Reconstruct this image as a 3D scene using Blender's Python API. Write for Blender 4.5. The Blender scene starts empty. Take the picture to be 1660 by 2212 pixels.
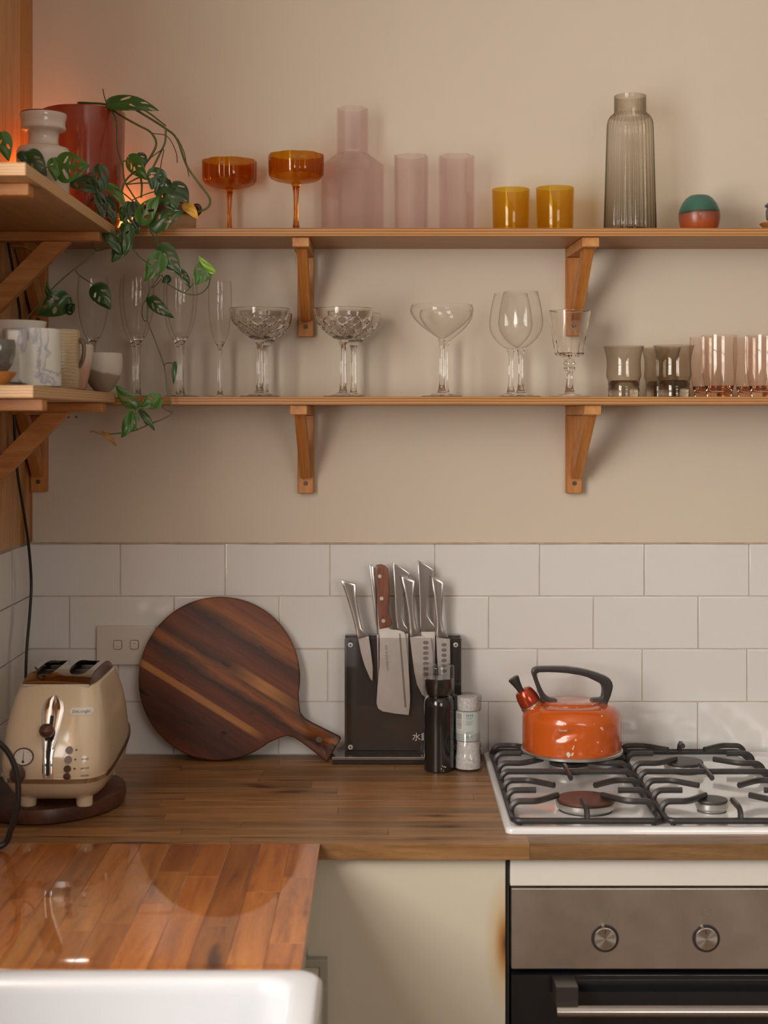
import bpy, bmesh, math, random
from mathutils import Vector, Matrix, noise
random.seed(7)
PI = math.pi
C = bpy.context.scene.collection
scene = bpy.context.scene

# ------------------------------------------------------------------ camera, light, exposure
F, HX, HY = 3212.0, 830.0, 905.0          # focal length in pixels of the 1660 wide frame, horizon
CAM_Y, EYE = -2.865, 1.5467
cam_d = bpy.data.cameras.new('camera'); cam = bpy.data.objects.new('camera', cam_d); C.objects.link(cam)
cam.location = (0, CAM_Y, EYE); cam.rotation_euler = (PI/2, 0, 0)
cam_d.sensor_fit = 'HORIZONTAL'; cam_d.sensor_width = 36; cam_d.lens = 36*F/1660
cam_d.shift_y = -(1106-HY)/1660
cam_d.clip_start = 0.05
cam_d.dof.use_dof = True; cam_d.dof.focus_distance = 2.75; cam_d.dof.aperture_fstop = 7.5
scene.camera = cam

world = bpy.data.worlds.new('sky'); scene.world = world; world.use_nodes = True
world.node_tree.nodes['Background'].inputs[0].default_value = (0.80, 0.90, 1.0, 1)
world.node_tree.nodes['Background'].inputs[1].default_value = 1.2

def area(name, loc, rot, sx, sy, power, col):
    l = bpy.data.lights.new(name, 'AREA'); l.shape = 'RECTANGLE'; l.size = sx; l.size_y = sy
    l.energy = power; l.color = col
    o = bpy.data.objects.new(name, l); C.objects.link(o); o.location = loc; o.rotation_euler = rot
    return o
# daylight through the left window (beside the camera) and the rear window (behind it)
area('daylight_left', (-0.80, -1.95, 1.78), (0, -PI/2, 0), 1.05, 1.30, 43, (1.0, 0.95, 0.865))
area('daylight_rear', (1.50, -4.70, 1.85), (PI/2, 0, 0), 1.30, 1.00, 16, (1.0, 0.93, 0.84))
scene.view_settings.view_transform = 'Standard'; scene.view_settings.look = 'None'
scene.view_settings.gamma = 1; scene.view_settings.use_curve_mapping = False
scene.view_settings.exposure = 0.42
scene.cycles.max_bounces = 14; scene.cycles.transparent_max_bounces = 24
scene.cycles.transmission_bounces = 10; scene.cycles.glossy_bounces = 6
scene.cycles.sample_clamp_indirect = 4.0
scene.cycles.blur_glossy = 1.0

# ------------------------------------------------------------------ measuring helpers
def S(Y): return F/(Y-CAM_Y)
def W(px, py, Y):
    d = Y-CAM_Y
    return Vector(((px-HX)*d/F, Y, EYE+(HY-py)*d/F))

# ------------------------------------------------------------------ materials
MATS = {}
def newmat(name):
    m = bpy.data.materials.new(name); m.use_nodes = True
    nt = m.node_tree; b = nt.nodes['Principled BSDF']
    MATS[name] = m
    return m, nt, b
def lin(c): return tuple(((x/255)/12.92 if x/255 <= .04045 else ((x/255+.055)/1.055)**2.4) for x in c)+(1,)
def N(nt, t, **kw):
    n = nt.nodes.new(t)
    for k, v in kw.items(): setattr(n, k, v)
    return n
def ramp(nt, fac, stops, interp='LINEAR'):
    r = N(nt, 'ShaderNodeValToRGB'); r.color_ramp.interpolation = interp
    e = r.color_ramp.elements
    while len(e) < len(stops): e.new(0.5)
    for i, (p, c) in enumerate(stops):
        e[i].position = p; e[i].color = c if len(c) == 4 else tuple(c)+(1,)
    if fac is not None: nt.links.new(fac, r.inputs[0])
    return r
def coords(nt, scale=(1, 1, 1), rand=0.0):
    tc = N(nt, 'ShaderNodeTexCoord'); mp = N(nt, 'ShaderNodeMapping')
    mp.inputs['Scale'].default_value = scale
    nt.links.new(tc.outputs['Object'], mp.inputs[0])
    if rand:
        oi = N(nt, 'ShaderNodeObjectInfo'); ml = N(nt, 'ShaderNodeMath', operation='MULTIPLY')
        ml.inputs[1].default_value = rand
        nt.links.new(oi.outputs['Random'], ml.inputs[0])
        nt.links.new(ml.outputs[0], mp.inputs['Location'])
    return mp.outputs[0]
def noise_n(nt, vec, scale, detail=4, rough=.55, dist=0):
    n = N(nt, 'ShaderNodeTexNoise'); n.inputs['Scale'].default_value = scale
    n.inputs['Detail'].default_value = detail; n.inputs['Roughness'].default_value = rough
    n.inputs['Distortion'].default_value = dist
    if vec is not None: nt.links.new(vec, n.inputs['Vector'])
    return n.outputs['Fac']
def bump(nt, b, h, strength=.1, dist=.002):
    bn = N(nt, 'ShaderNodeBump'); bn.inputs['Strength'].default_value = strength
    bn.inputs['Distance'].default_value = dist
    nt.links.new(h, bn.inputs['Height']); nt.links.new(bn.outputs[0], b.inputs['Normal'])
def mix(nt, fac, a, b, mode='MIX'):
    m = N(nt, 'ShaderNodeMix', data_type='RGBA', blend_type=mode)
    for s, v in ((0, fac), (6, a), (7, b)):
        if isinstance(v, (int, float)): m.inputs[s].default_value = v
        elif isinstance(v, tuple): m.inputs[s].default_value = v
        else: nt.links.new(v, m.inputs[s])
    return m.outputs[2]
def plain(name, col, rough=.5, metal=0, spec=.5, coat=0, var=.06, vscale=12, bmp=0, bscale=60):
    m, nt, b = newmat(name)
    v = coords(nt)
    n = noise_n(nt, v, vscale)
    lo = tuple(x*(1-var) for x in col[:3])+(1,); hi = tuple(min(1, x*(1+var)) for x in col[:3])+(1,)
    r = ramp(nt, n, [(.3, lo), (.7, hi)])
    nt.links.new(r.outputs[0], b.inputs['Base Color'])
    b.inputs['Roughness'].default_value = rough; b.inputs['Metallic'].default_value = metal
    b.inputs['Specular IOR Level'].default_value = spec; b.inputs['Coat Weight'].default_value = coat
    b.inputs['Coat Roughness'].default_value = .05
    if bmp: bump(nt, b, noise_n(nt, v, bscale), bmp)
    return m
def wood(name, dark, mid, light, stretch=(1, 20, 20), scale=3, rough=.45, rand=0, randcol=None, coat=0, bmp=.08, spots=False):
    m, nt, b = newmat(name)
    v = coords(nt, stretch, rand)
    n = noise_n(nt, v, scale, 8, .62, .6)
    r = ramp(nt, n, [(.28, dark), (.5, mid), (.72, light)])
    col = r.outputs[0]
    n2 = noise_n(nt, coords(nt, tuple(s*3 for s in stretch), rand), scale*4, 3)
    col = mix(nt, .35, col, ramp(nt, n2, [(.35, (.55, .5, .45)), (.6, (1, 1, 1))]).outputs[0], 'MULTIPLY')
    if randcol:
        oi = N(nt, 'ShaderNodeObjectInfo')
        col = mix(nt, 1.0, col, ramp(nt, oi.outputs['Random'], randcol, 'LINEAR').outputs[0], 'MULTIPLY')
    if spots:
        n3 = noise_n(nt, coords(nt, tuple(1+(s-1)*.25 for s in stretch), rand), 6, 2)
        col = mix(nt, 1.0, col, ramp(nt, n3, [(.26, (.28, .2, .15)), (.36, (1, 1, 1))]).outputs[0], 'MULTIPLY')
    nt.links.new(col, b.inputs['Base Color'])
    b.inputs['Roughness'].default_value = rough; b.inputs['Coat Weight'].default_value = coat
    b.inputs['Coat Roughness'].default_value = .06
    bump(nt, b, n, bmp)
    return m
def thin_glass(name, tint, edge, refl=1.5, rough=.015, edge_pow=3.0, diff=0.0, low=None):
    """a sheet of glass: lets light straight through, tinted more where it is seen edge-on"""
    m = bpy.data.materials.new(name); m.use_nodes = True; nt = m.node_tree; nt.nodes.clear(); MATS[name] = m
    out = N(nt, 'ShaderNodeOutputMaterial')
    lw = N(nt, 'ShaderNodeLayerWeight'); lw.inputs[0].default_value = .5
    def pw(e):
        p = N(nt, 'ShaderNodeMath', operation='POWER'); nt.links.new(lw.outputs['Facing'], p.inputs[0]); p.inputs[1].default_value = e
        return p.outputs[0]
    tr = N(nt, 'ShaderNodeBsdfTransparent'); col = mix(nt, pw(edge_pow), tint, edge)
    if low:   # the glass is thicker, so darker, towards its foot
        tc = N(nt, 'ShaderNodeTexCoord'); sp = N(nt, 'ShaderNodeSeparateXYZ'); nt.links.new(tc.outputs['Object'], sp.inputs[0])
        mr = N(nt, 'ShaderNodeMapRange'); nt.links.new(sp.outputs['Z'], mr.inputs[0]); mr.inputs[1].default_value = low[0]; mr.inputs[2].default_value = low[1]
        mr.inputs[3].default_value = 1; mr.inputs[4].default_value = 0
        col = mix(nt, mr.outputs[0], col, mix(nt, 1.0, col, low[2], 'MULTIPLY'))
    nt.links.new(col, tr.inputs[0])
    gl = N(nt, 'ShaderNodeBsdfGlossy'); gl.inputs['Roughness'].default_value = rough
    f = N(nt, 'ShaderNodeMath', operation='MULTIPLY_ADD'); nt.links.new(pw(5), f.inputs[0])
    f.inputs[1].default_value = .70; f.inputs[2].default_value = .027*refl; f.use_clamp = True
    sh = N(nt, 'ShaderNodeMixShader'); nt.links.new(f.outputs[0], sh.inputs[0])
    nt.links.new(tr.outputs[0], sh.inputs[1]); nt.links.new(gl.outputs[0], sh.inputs[2])
    last = sh.outputs[0]
    if diff:
        df = N(nt, 'ShaderNodeBsdfTranslucent'); df.inputs[0].default_value = tint
        s2 = N(nt, 'ShaderNodeMixShader'); s2.inputs[0].default_value = diff
        nt.links.new(last, s2.inputs[1]); nt.links.new(df.outputs[0], s2.inputs[2]); last = s2.outputs[0]
    nt.links.new(last, out.inputs[0])
    return m
def solid_glass(name, col, rough=0.0, ior=1.45):
    m, nt, b = newmat(name)
    b.inputs['Base Color'].default_value = col; b.inputs['Transmission Weight'].default_value = 1
    b.inputs['Roughness'].default_value = rough; b.inputs['IOR'].default_value = ior
    return m

# wall paint, warm white with faint scuffs
def wall_paint(name, base):
    m, nt, b = newmat(name)
    v = coords(nt)
    n = noise_n(nt, v, 2.2, 6, .6)
    r = ramp(nt, n, [(.3, tuple(x*.95 for x in base[:3])+(1,)), (.7, base)])
    n2 = noise_n(nt, v, 34, 2, .5)
    s = ramp(nt, n2, [(.215, (.55, .5, .45)), (.235, (1, 1, 1))])
    nt.links.new(mix(nt, .5, r.outputs[0], s.outputs[0], 'MULTIPLY'), b.inputs['Base Color'])
    b.inputs['Roughness'].default_value = .75; b.inputs['Specular IOR Level'].default_value = .3
    bump(nt, b, noise_n(nt, v, 14, 5), .12, .004)
    return m
M_wall = wall_paint('wall_paint', (.66, .575, .47, 1))
M_far = wall_paint('far_wall_paint', (.36, .29, .22, 1))  # unseen walls, colour kept dark to hold down the bounce light
M_ceil = plain('ceiling_paint', (.72, .69, .64, 1), .8)
M_floor = wood('floor_boards', (.12, .07, .04, 1), (.22, .13, .07, 1), (.3, .2, .12, 1), (12, 1, 12))
M_tile = plain('tile_glaze', (.74, .72, .70, 1), .1, spec=.5, var=.02, vscale=4, bmp=.10, bscale=9)
M_grout = plain('grout', (.60, .51, .42, 1), .9, var=.15, vscale=20)
M_ply_edge = None
def ply(name, axis_scale, c_dark, c_light, c_face, rough=.5, zs=260):
    """plywood: end layers in stripes of height, long grain on the faces"""
    m, nt, b = newmat(name)
    tc = N(nt, 'ShaderNodeTexCoord')
    sep = N(nt, 'ShaderNodeSeparateXYZ'); nt.links.new(tc.outputs['Object'], sep.inputs[0])
    nz = noise_n(nt, coords(nt, axis_scale), 6, 3)
    ad = N(nt, 'ShaderNodeMath', operation='MULTIPLY_ADD'); nt.links.new(nz, ad.inputs[0]); ad.inputs[1].default_value = .0022
    nt.links.new(sep.outputs['Z'], ad.inputs[2])
    ml = N(nt, 'ShaderNodeMath', operation='MULTIPLY'); nt.links.new(ad.outputs[0], ml.inputs[0]); ml.inputs[1].default_value = zs
    fr = N(nt, 'ShaderNodeMath', operation='FRACT'); nt.links.new(ml.outputs[0], fr.inputs[0])
    stripes = ramp(nt, fr.outputs[0], [(.0, c_dark), (.25, c_light), (.55, c_light), (.7, c_dark), (.85, c_dark), (1, c_light)])
    n = noise_n(nt, coords(nt, axis_scale), 5, 7, .6, .5)
    face = ramp(nt, n, [(.3, tuple(x*.72 for x in c_face[:3])+(1,)), (.7, c_face)])
    geo = N(nt, 'ShaderNodeNewGeometry'); sp = N(nt, 'ShaderNodeSeparateXYZ'); nt.links.new(geo.outputs['True Normal'], sp.inputs[0])
    ab = N(nt, 'ShaderNodeMath', operation='ABSOLUTE'); nt.links.new(sp.outputs['Z'], ab.inputs[0])
    gt = N(nt, 'ShaderNodeMath', operation='GREATER_THAN'); nt.links.new(ab.outputs[0], gt.inputs[0]); gt.inputs[1].default_value = .7
    ff = N(nt, 'ShaderNodeMath', operation='MAXIMUM'); nt.links.new(gt.outputs[0], ff.inputs[0]); ff.inputs[1].default_value = .25
    nt.links.new(mix(nt, ff.outputs[0], stripes.outputs[0], face.outputs[0]), b.inputs['Base Color'])
    b.inputs['Roughness'].default_value = rough
    bump(nt, b, n, .06)
    return m
M_shelf = ply('shelf_plywood', (1.2, 14, 14), (.17, .055, .012, 1), (.56, .25, .058, 1), (.44, .20, .052, 1), .42, 200)
M_shelf_l = ply('side_shelf_plywood', (14, 1.2, 14), (.42, .24, .11, 1), (.70, .46, .25, 1), (.50, .28, .12, 1), .5, 240)
M_pine = wood('pine_bracket', (.36, .125, .025, 1), (.52, .20, .045, 1), (.62, .28, .08, 1), (16, 16, 1.2), 4, .45)
M_brace = wood('pine_brace', (.34, .115, .022, 1), (.48, .18, .038, 1), (.58, .25, .065, 1), (30, 1.6, 1.6), 4, .42)
M_pine_v = wood('pine_arm', (.38, .14, .03, 1), (.52, .22, .055, 1), (.64, .32, .10, 1), (10, 2, 10), 5, .45)
M_pine_x = wood('pine_arm_cross', (.38, .14, .035, 1), (.52, .22, .06, 1), (.64, .32, .11, 1), (1.5, 10, 14), 5, .45)
M_panel = wood('timber_lining', (.40, .19, .065, 1), (.56, .30, .12, 1), (.62, .37, .17, 1), (10, 10, .8), 4, .4, spots=True)
M_post = wood('timber_post', (.24, .09, .02, 1), (.50, .22, .06, 1), (.60, .30, .10, 1), (40, 40, .6), 3, .4)
M_bench = wood('acacia_staves', (.15, .072, .026, 1), (.31, .165, .066, 1), (.42, .25, .115, 1), (1.2, 14, 14), 4, .38, 13.0,
               [(0, (.62, .60, .58)), (.3, (.95, .9, .85)), (.6, (1.12, 1.0, .9)), (1, (.82, .78, .72))], spots=True)
M_bench_r = wood('oiled_staves', (.24, .075, .014, 1), (.48, .165, .030, 1), (.58, .235, .055, 1), (14, 1.2, 14), 4, .35, 9.0,
                 [(0, (.55, .5, .45)), (.25, (.9, .8, .7)), (.6, (1.1, 1.0, .9)), (1, (.8, .85, .9))], coat=1.0, bmp=.0, spots=True)
MATS['oiled_staves'].node_tree.nodes['Principled BSDF'].inputs['Coat Roughness'].default_value = .035
M_bench_edge = M_bench
M_white_enamel = plain('white_enamel', (.78, .78, .79, 1), .12, coat=.5, var=.03)
M_fireclay = plain('white_fireclay', (.60, .615, .65, 1), .2, coat=.3, var=.015)
M_cream = plain('cream_cabinet', (.62, .56, .45, 1), .35, var=.02)
M_cream_w = plain('white_cabinet', (.74, .70, .64, 1), .35, var=.02)
M_cab_grey = plain('grey_green_paint', (.36, .34, .27, 1), .5)
M_dark = plain('dark_gap', (.02, .018, .016, 1), .7)  # near-black of dark parts, also painted in as the shade of a gap
M_iron = plain('black_cast_enamel', (.030, .026, .026, 1), .38, var=.25, vscale=30)
M_cap = plain('burner_cap', (.045, .040, .040, 1), .45, var=.3, vscale=30)
M_cap_r = plain('burner_cap_rusty', (.10, .035, .025, 1), .4, var=.4, vscale=14)
M_alu = plain('cast_aluminium', (.60, .58, .55, 1), .38, 1, var=.1, vscale=40)
M_chrome = plain('chrome', (.82, .80, .78, 1), .06, 1, var=.02)
M_steel_h = plain('satin_steel', (.50, .46, .44, 1), .24, 1, var=.05)
M_cable = plain('black_rubber', (.018, .014, .014, 1), .35)
M_black_pl = plain('black_plastic', (.035, .028, .027, 1), .32)
M_screw = plain('screw_zinc', (.10, .075, .055, 1), .5, .6)
M_switch = plain('switch_plastic', (.66, .61, .55, 1), .35, var=.01)
def brushed(name, col, stretch, rough=.3, smudge=True):
    m, nt, b = newmat(name)
    n = noise_n(nt, coords(nt, stretch), 30, 3)
    sm = noise_n(nt, coords(nt), 9, 6, .65)
    r = ramp(nt, sm, [(.35, tuple(x*.86 for x in col[:3])+(1,)), (.6, col)])
    nt.links.new(r.outputs[0], b.inputs['Base Color']); b.inputs['Metallic'].default_value = 1
    rr = N(nt, 'ShaderNodeMapRange'); nt.links.new(n if not smudge else sm, rr.inputs[0])
    rr.inputs[3].default_value = rough-.08; rr.inputs[4].default_value = rough+.12
    nt.links.new(rr.outputs[0], b.inputs['Roughness'])
    bump(nt, b, n, .05, .0005)
    return m
M_brushed = brushed('brushed_steel', (.64, .585, .52, 1), (1, 60, 60), .34)
M_blade = brushed('blade_steel', (.88, .84, .80, 1), (60, 60, 1), .34)

M_blade.node_tree.nodes['Principled BSDF'].inputs['Metallic'].default_value = .72   # pale diffuse colour mixed in, standing in for a bright reflection

# ------------------------------------------------------------------ mesh helpers
def link(o, parent=None):
    C.objects.link(o)
    if parent is not None: o.parent = parent
    return o
def org(parent):
    p = Vector((0, 0, 0))
    while parent is not None:
        p = p + parent.location; parent = parent.parent
    return p
def wn(o):
    m = o.modifiers.new('weighted', 'WEIGHTED_NORMAL'); m.keep_sharp = True; m.weight = 100; return o
def from_bm(name, bm, mat, parent=None, smooth=False, label=None, angle=None):
    o_ = org(parent)
    for v in bm.verts: v.co -= o_
    me = bpy.data.meshes.new(name); bm.to_mesh(me); bm.free()
    for m in (mat if isinstance(mat, (list, tuple)) else [mat]): me.materials.append(m)
    if smooth:
        me.polygons.foreach_set('use_smooth', [True]*len(me.polygons))
        if angle: me.set_sharp_from_angle(angle=math.radians(angle))
    o = bpy.data.objects.new(name, me); link(o, parent)
    if label: o['label'] = label
    return o
def from_vf(name, vs, fs, mat, parent=None, smooth=False, label=None, angle=None, recalc=True):
    bm = bmesh.new()
    bv = [bm.verts.new(v) for v in vs]
    for f in fs:
        try: bm.faces.new([bv[i] for i in f])
        except ValueError: pass
    if recalc: bmesh.ops.recalc_face_normals(bm, faces=bm.faces[:])
    return from_bm(name, bm, mat, parent, smooth, label, angle)
def bm_box(bm, x0, x1, y0, y1, z0, z1):
    vs = [bm.verts.new((x, y, z)) for x in (x0, x1) for y in (y0, y1) for z in (z0, z1)]
    for f in ((0, 1, 3, 2), (4, 6, 7, 5), (0, 4, 5, 1), (2, 3, 7, 6), (0, 2, 6, 4), (1, 5, 7, 3)):
        bm.faces.new([vs[i] for i in f])
    return vs
def box(name, x0, x1, y0, y1, z0, z1, mat, parent=None, bev=0, seg=1, label=None):
    bm = bmesh.new(); bm_box(bm, x0, x1, y0, y1, z0, z1)
    if bev: bmesh.ops.bevel(bm, geom=bm.edges[:], offset=bev, segments=seg, affect='EDGES', profile=.5)
    o = from_bm(name, bm, mat, parent, bool(bev and seg > 1), label, 40)
    return wn(o) if bev and seg > 1 else o
def struct(o): o['kind'] = 'structure'; return o
def thing(name, label, cat, loc=(0, 0, 0), group=None):
    o = bpy.data.objects.new(name, None); o.empty_display_size = .03; C.objects.link(o); o.location = loc
    o['label'] = label; o['category'] = cat
    if group: o['group'] = group
    return o
def tag(o, label, cat, group=None):
    o['label'] = label; o['category'] = cat
    if group: o['group'] = group
    return o
def dup(root, loc, label, rotz=0, group=None):
    r = root.copy(); C.objects.link(r); r.location = loc; r.rotation_euler = (0, 0, rotz); r['label'] = label
    if group: r['group'] = group
    for ch in list(root.children):
        c = ch.copy(); C.objects.link(c); c.parent = r
        for g in list(ch.children):
            d = g.copy(); C.objects.link(d); d.parent = c
    return r
def lathe(name, prof, c, mat, parent=None, seg=48, fr=None, label=None, close=False, angle=35, smooth=True):
    """prof: (r, z) pairs from bottom to top, round the vertical through c; fr(ang, z, r) may change r"""
    vs, fs, idx = [], [], []
    n = len(prof)
    for i, (r, z) in enumerate(prof):
        if r < 1e-6: idx.append([len(vs)]*seg); vs.append((c[0], c[1], c[2]+z)); continue
        row = []
        for k in range(seg):
            a = 2*PI*k/seg
            rr = fr(a, z, r) if fr else r
            row.append(len(vs)); vs.append((c[0]+rr*math.cos(a), c[1]+rr*math.sin(a), c[2]+z))
        idx.append(row)
    for i in range(n-1 if not close else n):
        A, B = idx[i], idx[(i+1) % n]
        for k in range(seg):
            q = [A[k], A[(k+1) % seg], B[(k+1) % seg], B[k]]
            q2 = []
            for t in q:
                if t not in q2: q2.append(t)
            if len(q2) > 2: fs.append(q2)
    return from_vf(name, vs, fs, mat, parent, smooth, label, angle)
def loft(name, rings, mat, parent=None, cap0=True, cap1=True, smooth=True, label=None, angle=45, ret_bm=False):
    vs = [p for r in rings for p in r]; n = len(rings[0]); fs = []
    for i in range(len(rings)-1):
        for k in range(n):
            fs.append([i*n+k, i*n+(k+1) % n, (i+1)*n+(k+1) % n, (i+1)*n+k])
    if cap0: fs.append(list(range(n)))
    if cap1: fs.append([(len(rings)-1)*n+k for k in range(n)])
    return from_vf(name, vs, fs, mat, parent, smooth, label, angle)
def rrect(cx, cy, hx, hy, r, z, n=6):
    pts = []
    for sx, sy, a0 in ((1, 1, 0), (-1, 1, 90), (-1, -1, 180), (1, -1, 270)):
        for k in range(n+1):
            a = math.radians(a0+90*k/n)
            pts.append((cx+sx*(hx-r)+r*math.cos(a), cy+sy*(hy-r)+r*math.sin(a), z))
    return pts
def prism(name, poly, y0, y1, mat, parent=None, bev=0, seg=2, label=None, to=None, ret=False, soft=0):
    """polygon in (x, z) extruded along y; soft rounds the outline of both faces"""
    bm = bmesh.new()
    a = [bm.verts.new((p[0], y0, p[1])) for p in poly]; b = [bm.verts.new((p[0], y1, p[1])) for p in poly]
    n = len(poly)
    bm.faces.new(a); bm.faces.new(b[::-1])
    for k in range(n): bm.faces.new([a[k], b[k], b[(k+1) % n], a[(k+1) % n]])
    bmesh.ops.recalc_face_normals(bm, faces=bm.faces[:])
    if bev:
        es = [e for e in bm.edges if abs(e.verts[0].co.y-e.verts[1].co.y) < 1e-7]
        bmesh.ops.bevel(bm, geom=es, offset=bev, segments=seg, affect='EDGES', profile=.5, clamp_overlap=True)
    if soft:
        es = [e for e in bm.edges if len(e.link_faces) == 2 and sum(len(f.verts) > 8 and abs(f.normal.y) > .9 for f in e.link_faces) == 1]
        bmesh.ops.bevel(bm, geom=es, offset=soft, segments=5, affect='EDGES', profile=.5, clamp_overlap=True)
        bm.normal_update()
    if to is not None: bmesh.ops.transform(bm, matrix=to, verts=bm.verts)
    if ret: return bm
    o = from_bm(name, bm, mat, parent, True, label, 35)
    return wn(o) if bev and not soft else o
def smooth_path(pts, n=6):
    P = [Vector(p) for p in pts]; out = []
    for i in range(len(P)-1):
        p0 = P[i-1] if i else P[0]*2-P[1]; p1, p2 = P[i], P[i+1]; p3 = P[i+2] if i+2 < len(P) else P[-1]*2-P[-2]
        for k in range(n):
            t = k/n
            out.append(.5*((2*p1)+(-p0+p2)*t+(2*p0-5*p1+4*p2-p3)*t*t+(-p0+3*p1-3*p2+p3)*t**3))
    out.append(P[-1]); return out
def bm_tube(bm, pts, r, seg=8, flat=1.0, up=Vector((0, 0, 1))):
    n = len(pts); rows = []; prev = None
    for i, p in enumerate(pts):
        t = (pts[min(i+1, n-1)]-pts[max(i-1, 0)])
        t = t.normalized() if t.length > 1e-9 else Vector((0, 0, 1))
        if prev is None:
            a = t.cross(up)
            if a.length < 1e-4: a = t.cross(Vector((1, 0, 0)))
        else: a = prev-t*prev.dot(t)
        a.normalize(); prev = a; b = t.cross(a)
        rr = r(i/(n-1)) if callable(r) else r
        rows.append([bm.verts.new(p+a*(rr*math.cos(2*PI*k/seg))+b*(rr*flat*math.sin(2*PI*k/seg))) for k in range(seg)])
    for i in range(n-1):
        for k in range(seg): bm.faces.new([rows[i][k], rows[i][(k+1) % seg], rows[i+1][(k+1) % seg], rows[i+1][k]])
    bm.faces.new(rows[0][::-1]); bm.faces.new(rows[-1])
def tube(name, pts, r, mat, parent=None, seg=8, sm=6, label=None, flat=1.0):
    P = smooth_path(pts, sm) if sm else [Vector(p) for p in pts]
    bm = bmesh.new(); bm_tube(bm, P, r, seg, flat)
    bmesh.ops.recalc_face_normals(bm, faces=bm.faces[:])
    return from_bm(name, bm, mat, parent, True, label, 50)
def cut(o, cutters):
    """subtract the cutter meshes for good and throw the cutters away"""
    for c in cutters:
        md = o.modifiers.new('cut', 'BOOLEAN'); md.object = c; md.operation = 'DIFFERENCE'; md.solver = 'EXACT'
    bpy.context.view_layer.update()
    dg = bpy.context.evaluated_depsgraph_get()
    me = bpy.data.meshes.new_from_object(o.evaluated_get(dg)); o.modifiers.clear(); o.data = me
    for c in cutters: bpy.data.objects.remove(c, do_unlink=True)
    return o
def cyl_y(name, x, z, r, y0, y1, mat, parent=None, seg=24, bev=0, label=None):
    poly = [(x+r*math.cos(2*PI*k/seg), z+r*math.sin(2*PI*k/seg)) for k in range(seg)]
    return prism(name, poly, y0, y1, mat, parent, bev, 2, label)
def text(name, body, size, loc, rot, mat, parent=None, ext=.0002, label=None, align='CENTER'):
    cu = bpy.data.curves.new(name, 'FONT'); cu.body = body; cu.size = size; cu.extrude = ext
    cu.align_x = align; cu.align_y = 'CENTER'; cu.resolution_u = 3
    t = bpy.data.objects.new('t', cu); C.objects.link(t)
    bpy.context.view_layer.update()
    me = bpy.data.meshes.new_from_object(t.evaluated_get(bpy.context.evaluated_depsgraph_get()))
    bpy.data.objects.remove(t, do_unlink=True); bpy.data.curves.remove(cu)
    me.materials.clear(); me.materials.append(mat)
    o = bpy.data.objects.new(name, me); link(o, parent)
    o.location = Vector(loc)-org(parent); o.rotation_euler = rot
    if label: o['label'] = label
    return o

# ================================================================== THE ROOM
WL, WR, REAR, CEIL = -.687, 2.40, -4.60, 2.75
BZ = .90                                     # worktop height
TILE_TOP = EYE-.24
wall_b = struct(box('wall_back', WL-.12, WR+.12, 0.006, .12, 0, CEIL, M_wall))
paint_face = struct(box('wall_back_plaster', WL, WR, 0, .006, TILE_TOP+.001, CEIL, M_wall, wall_b))
bed = struct(box('grout_bed', WL, WR, .0025, .006, BZ-.03, TILE_TOP+.001, M_grout, wall_b))
tile_meshes = {}
def tile(w0, w1, z0, z1, left=False, parent=None):
    """one glazed tile; back wall tiles run along x, left wall ones along y"""
    g = .0009; key = (round(w1-w0, 4), round(z1-z0, 4), left)
    if key not in tile_meshes:
        bm = bmesh.new(); w, h = (w1-w0)/2-g, (z1-z0)/2-g
        if left: bm_box(bm, -.0, .0045, -w, w, -h, h)
        else: bm_box(bm, -w, w, -.0045, 0, -h, h)
        fr = [e for e in bm.edges if all((v.co.x > .002) if left else (v.co.y < -.002) for v in e.verts)]
        bmesh.ops.bevel(bm, geom=fr, offset=.0022, segments=2, affect='EDGES', profile=.6)
        me = bpy.data.meshes.new('tile'); bm.to_mesh(me); bm.free(); me.materials.append(M_tile)
        me.polygons.foreach_set('use_smooth', [True]*len(me.polygons)); me.set_sharp_from_angle(angle=math.radians(50))
        tile_meshes[key] = me
    o = bpy.data.objects.new('tile', tile_meshes[key]); C.objects.link(o); o.parent = parent; wn(o)
    k = .0012
    if left: o.location = (WL, (w0+w1)/2, (z0+z1)/2); o.rotation_euler = (0, random.uniform(-k, k)*2, random.uniform(-k, k)*2)
    else: o.location = ((w0+w1)/2, .0045, (z0+z1)/2); o.rotation_euler = (random.uniform(-k, k)*2, 0, random.uniform(-k, k)*2)
    return o
TP, TH = .2021, .1017
for row in range(4):
    z1 = TILE_TOP-row*TH; z0 = z1-TH
    x = ((260-HX)/1121 if row % 2 == 0 else (150-HX)/1121)-(.004 if row == 2 else .001 if row == 3 else 0)
    edges = [WL]; 
    while x < WL+.02: x += TP
    while x < 1.45: edges.append(x); x += TP
    for a, b in zip(edges, edges[1:]): tile(a, b, z0, z1, parent=wall_b)

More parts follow.
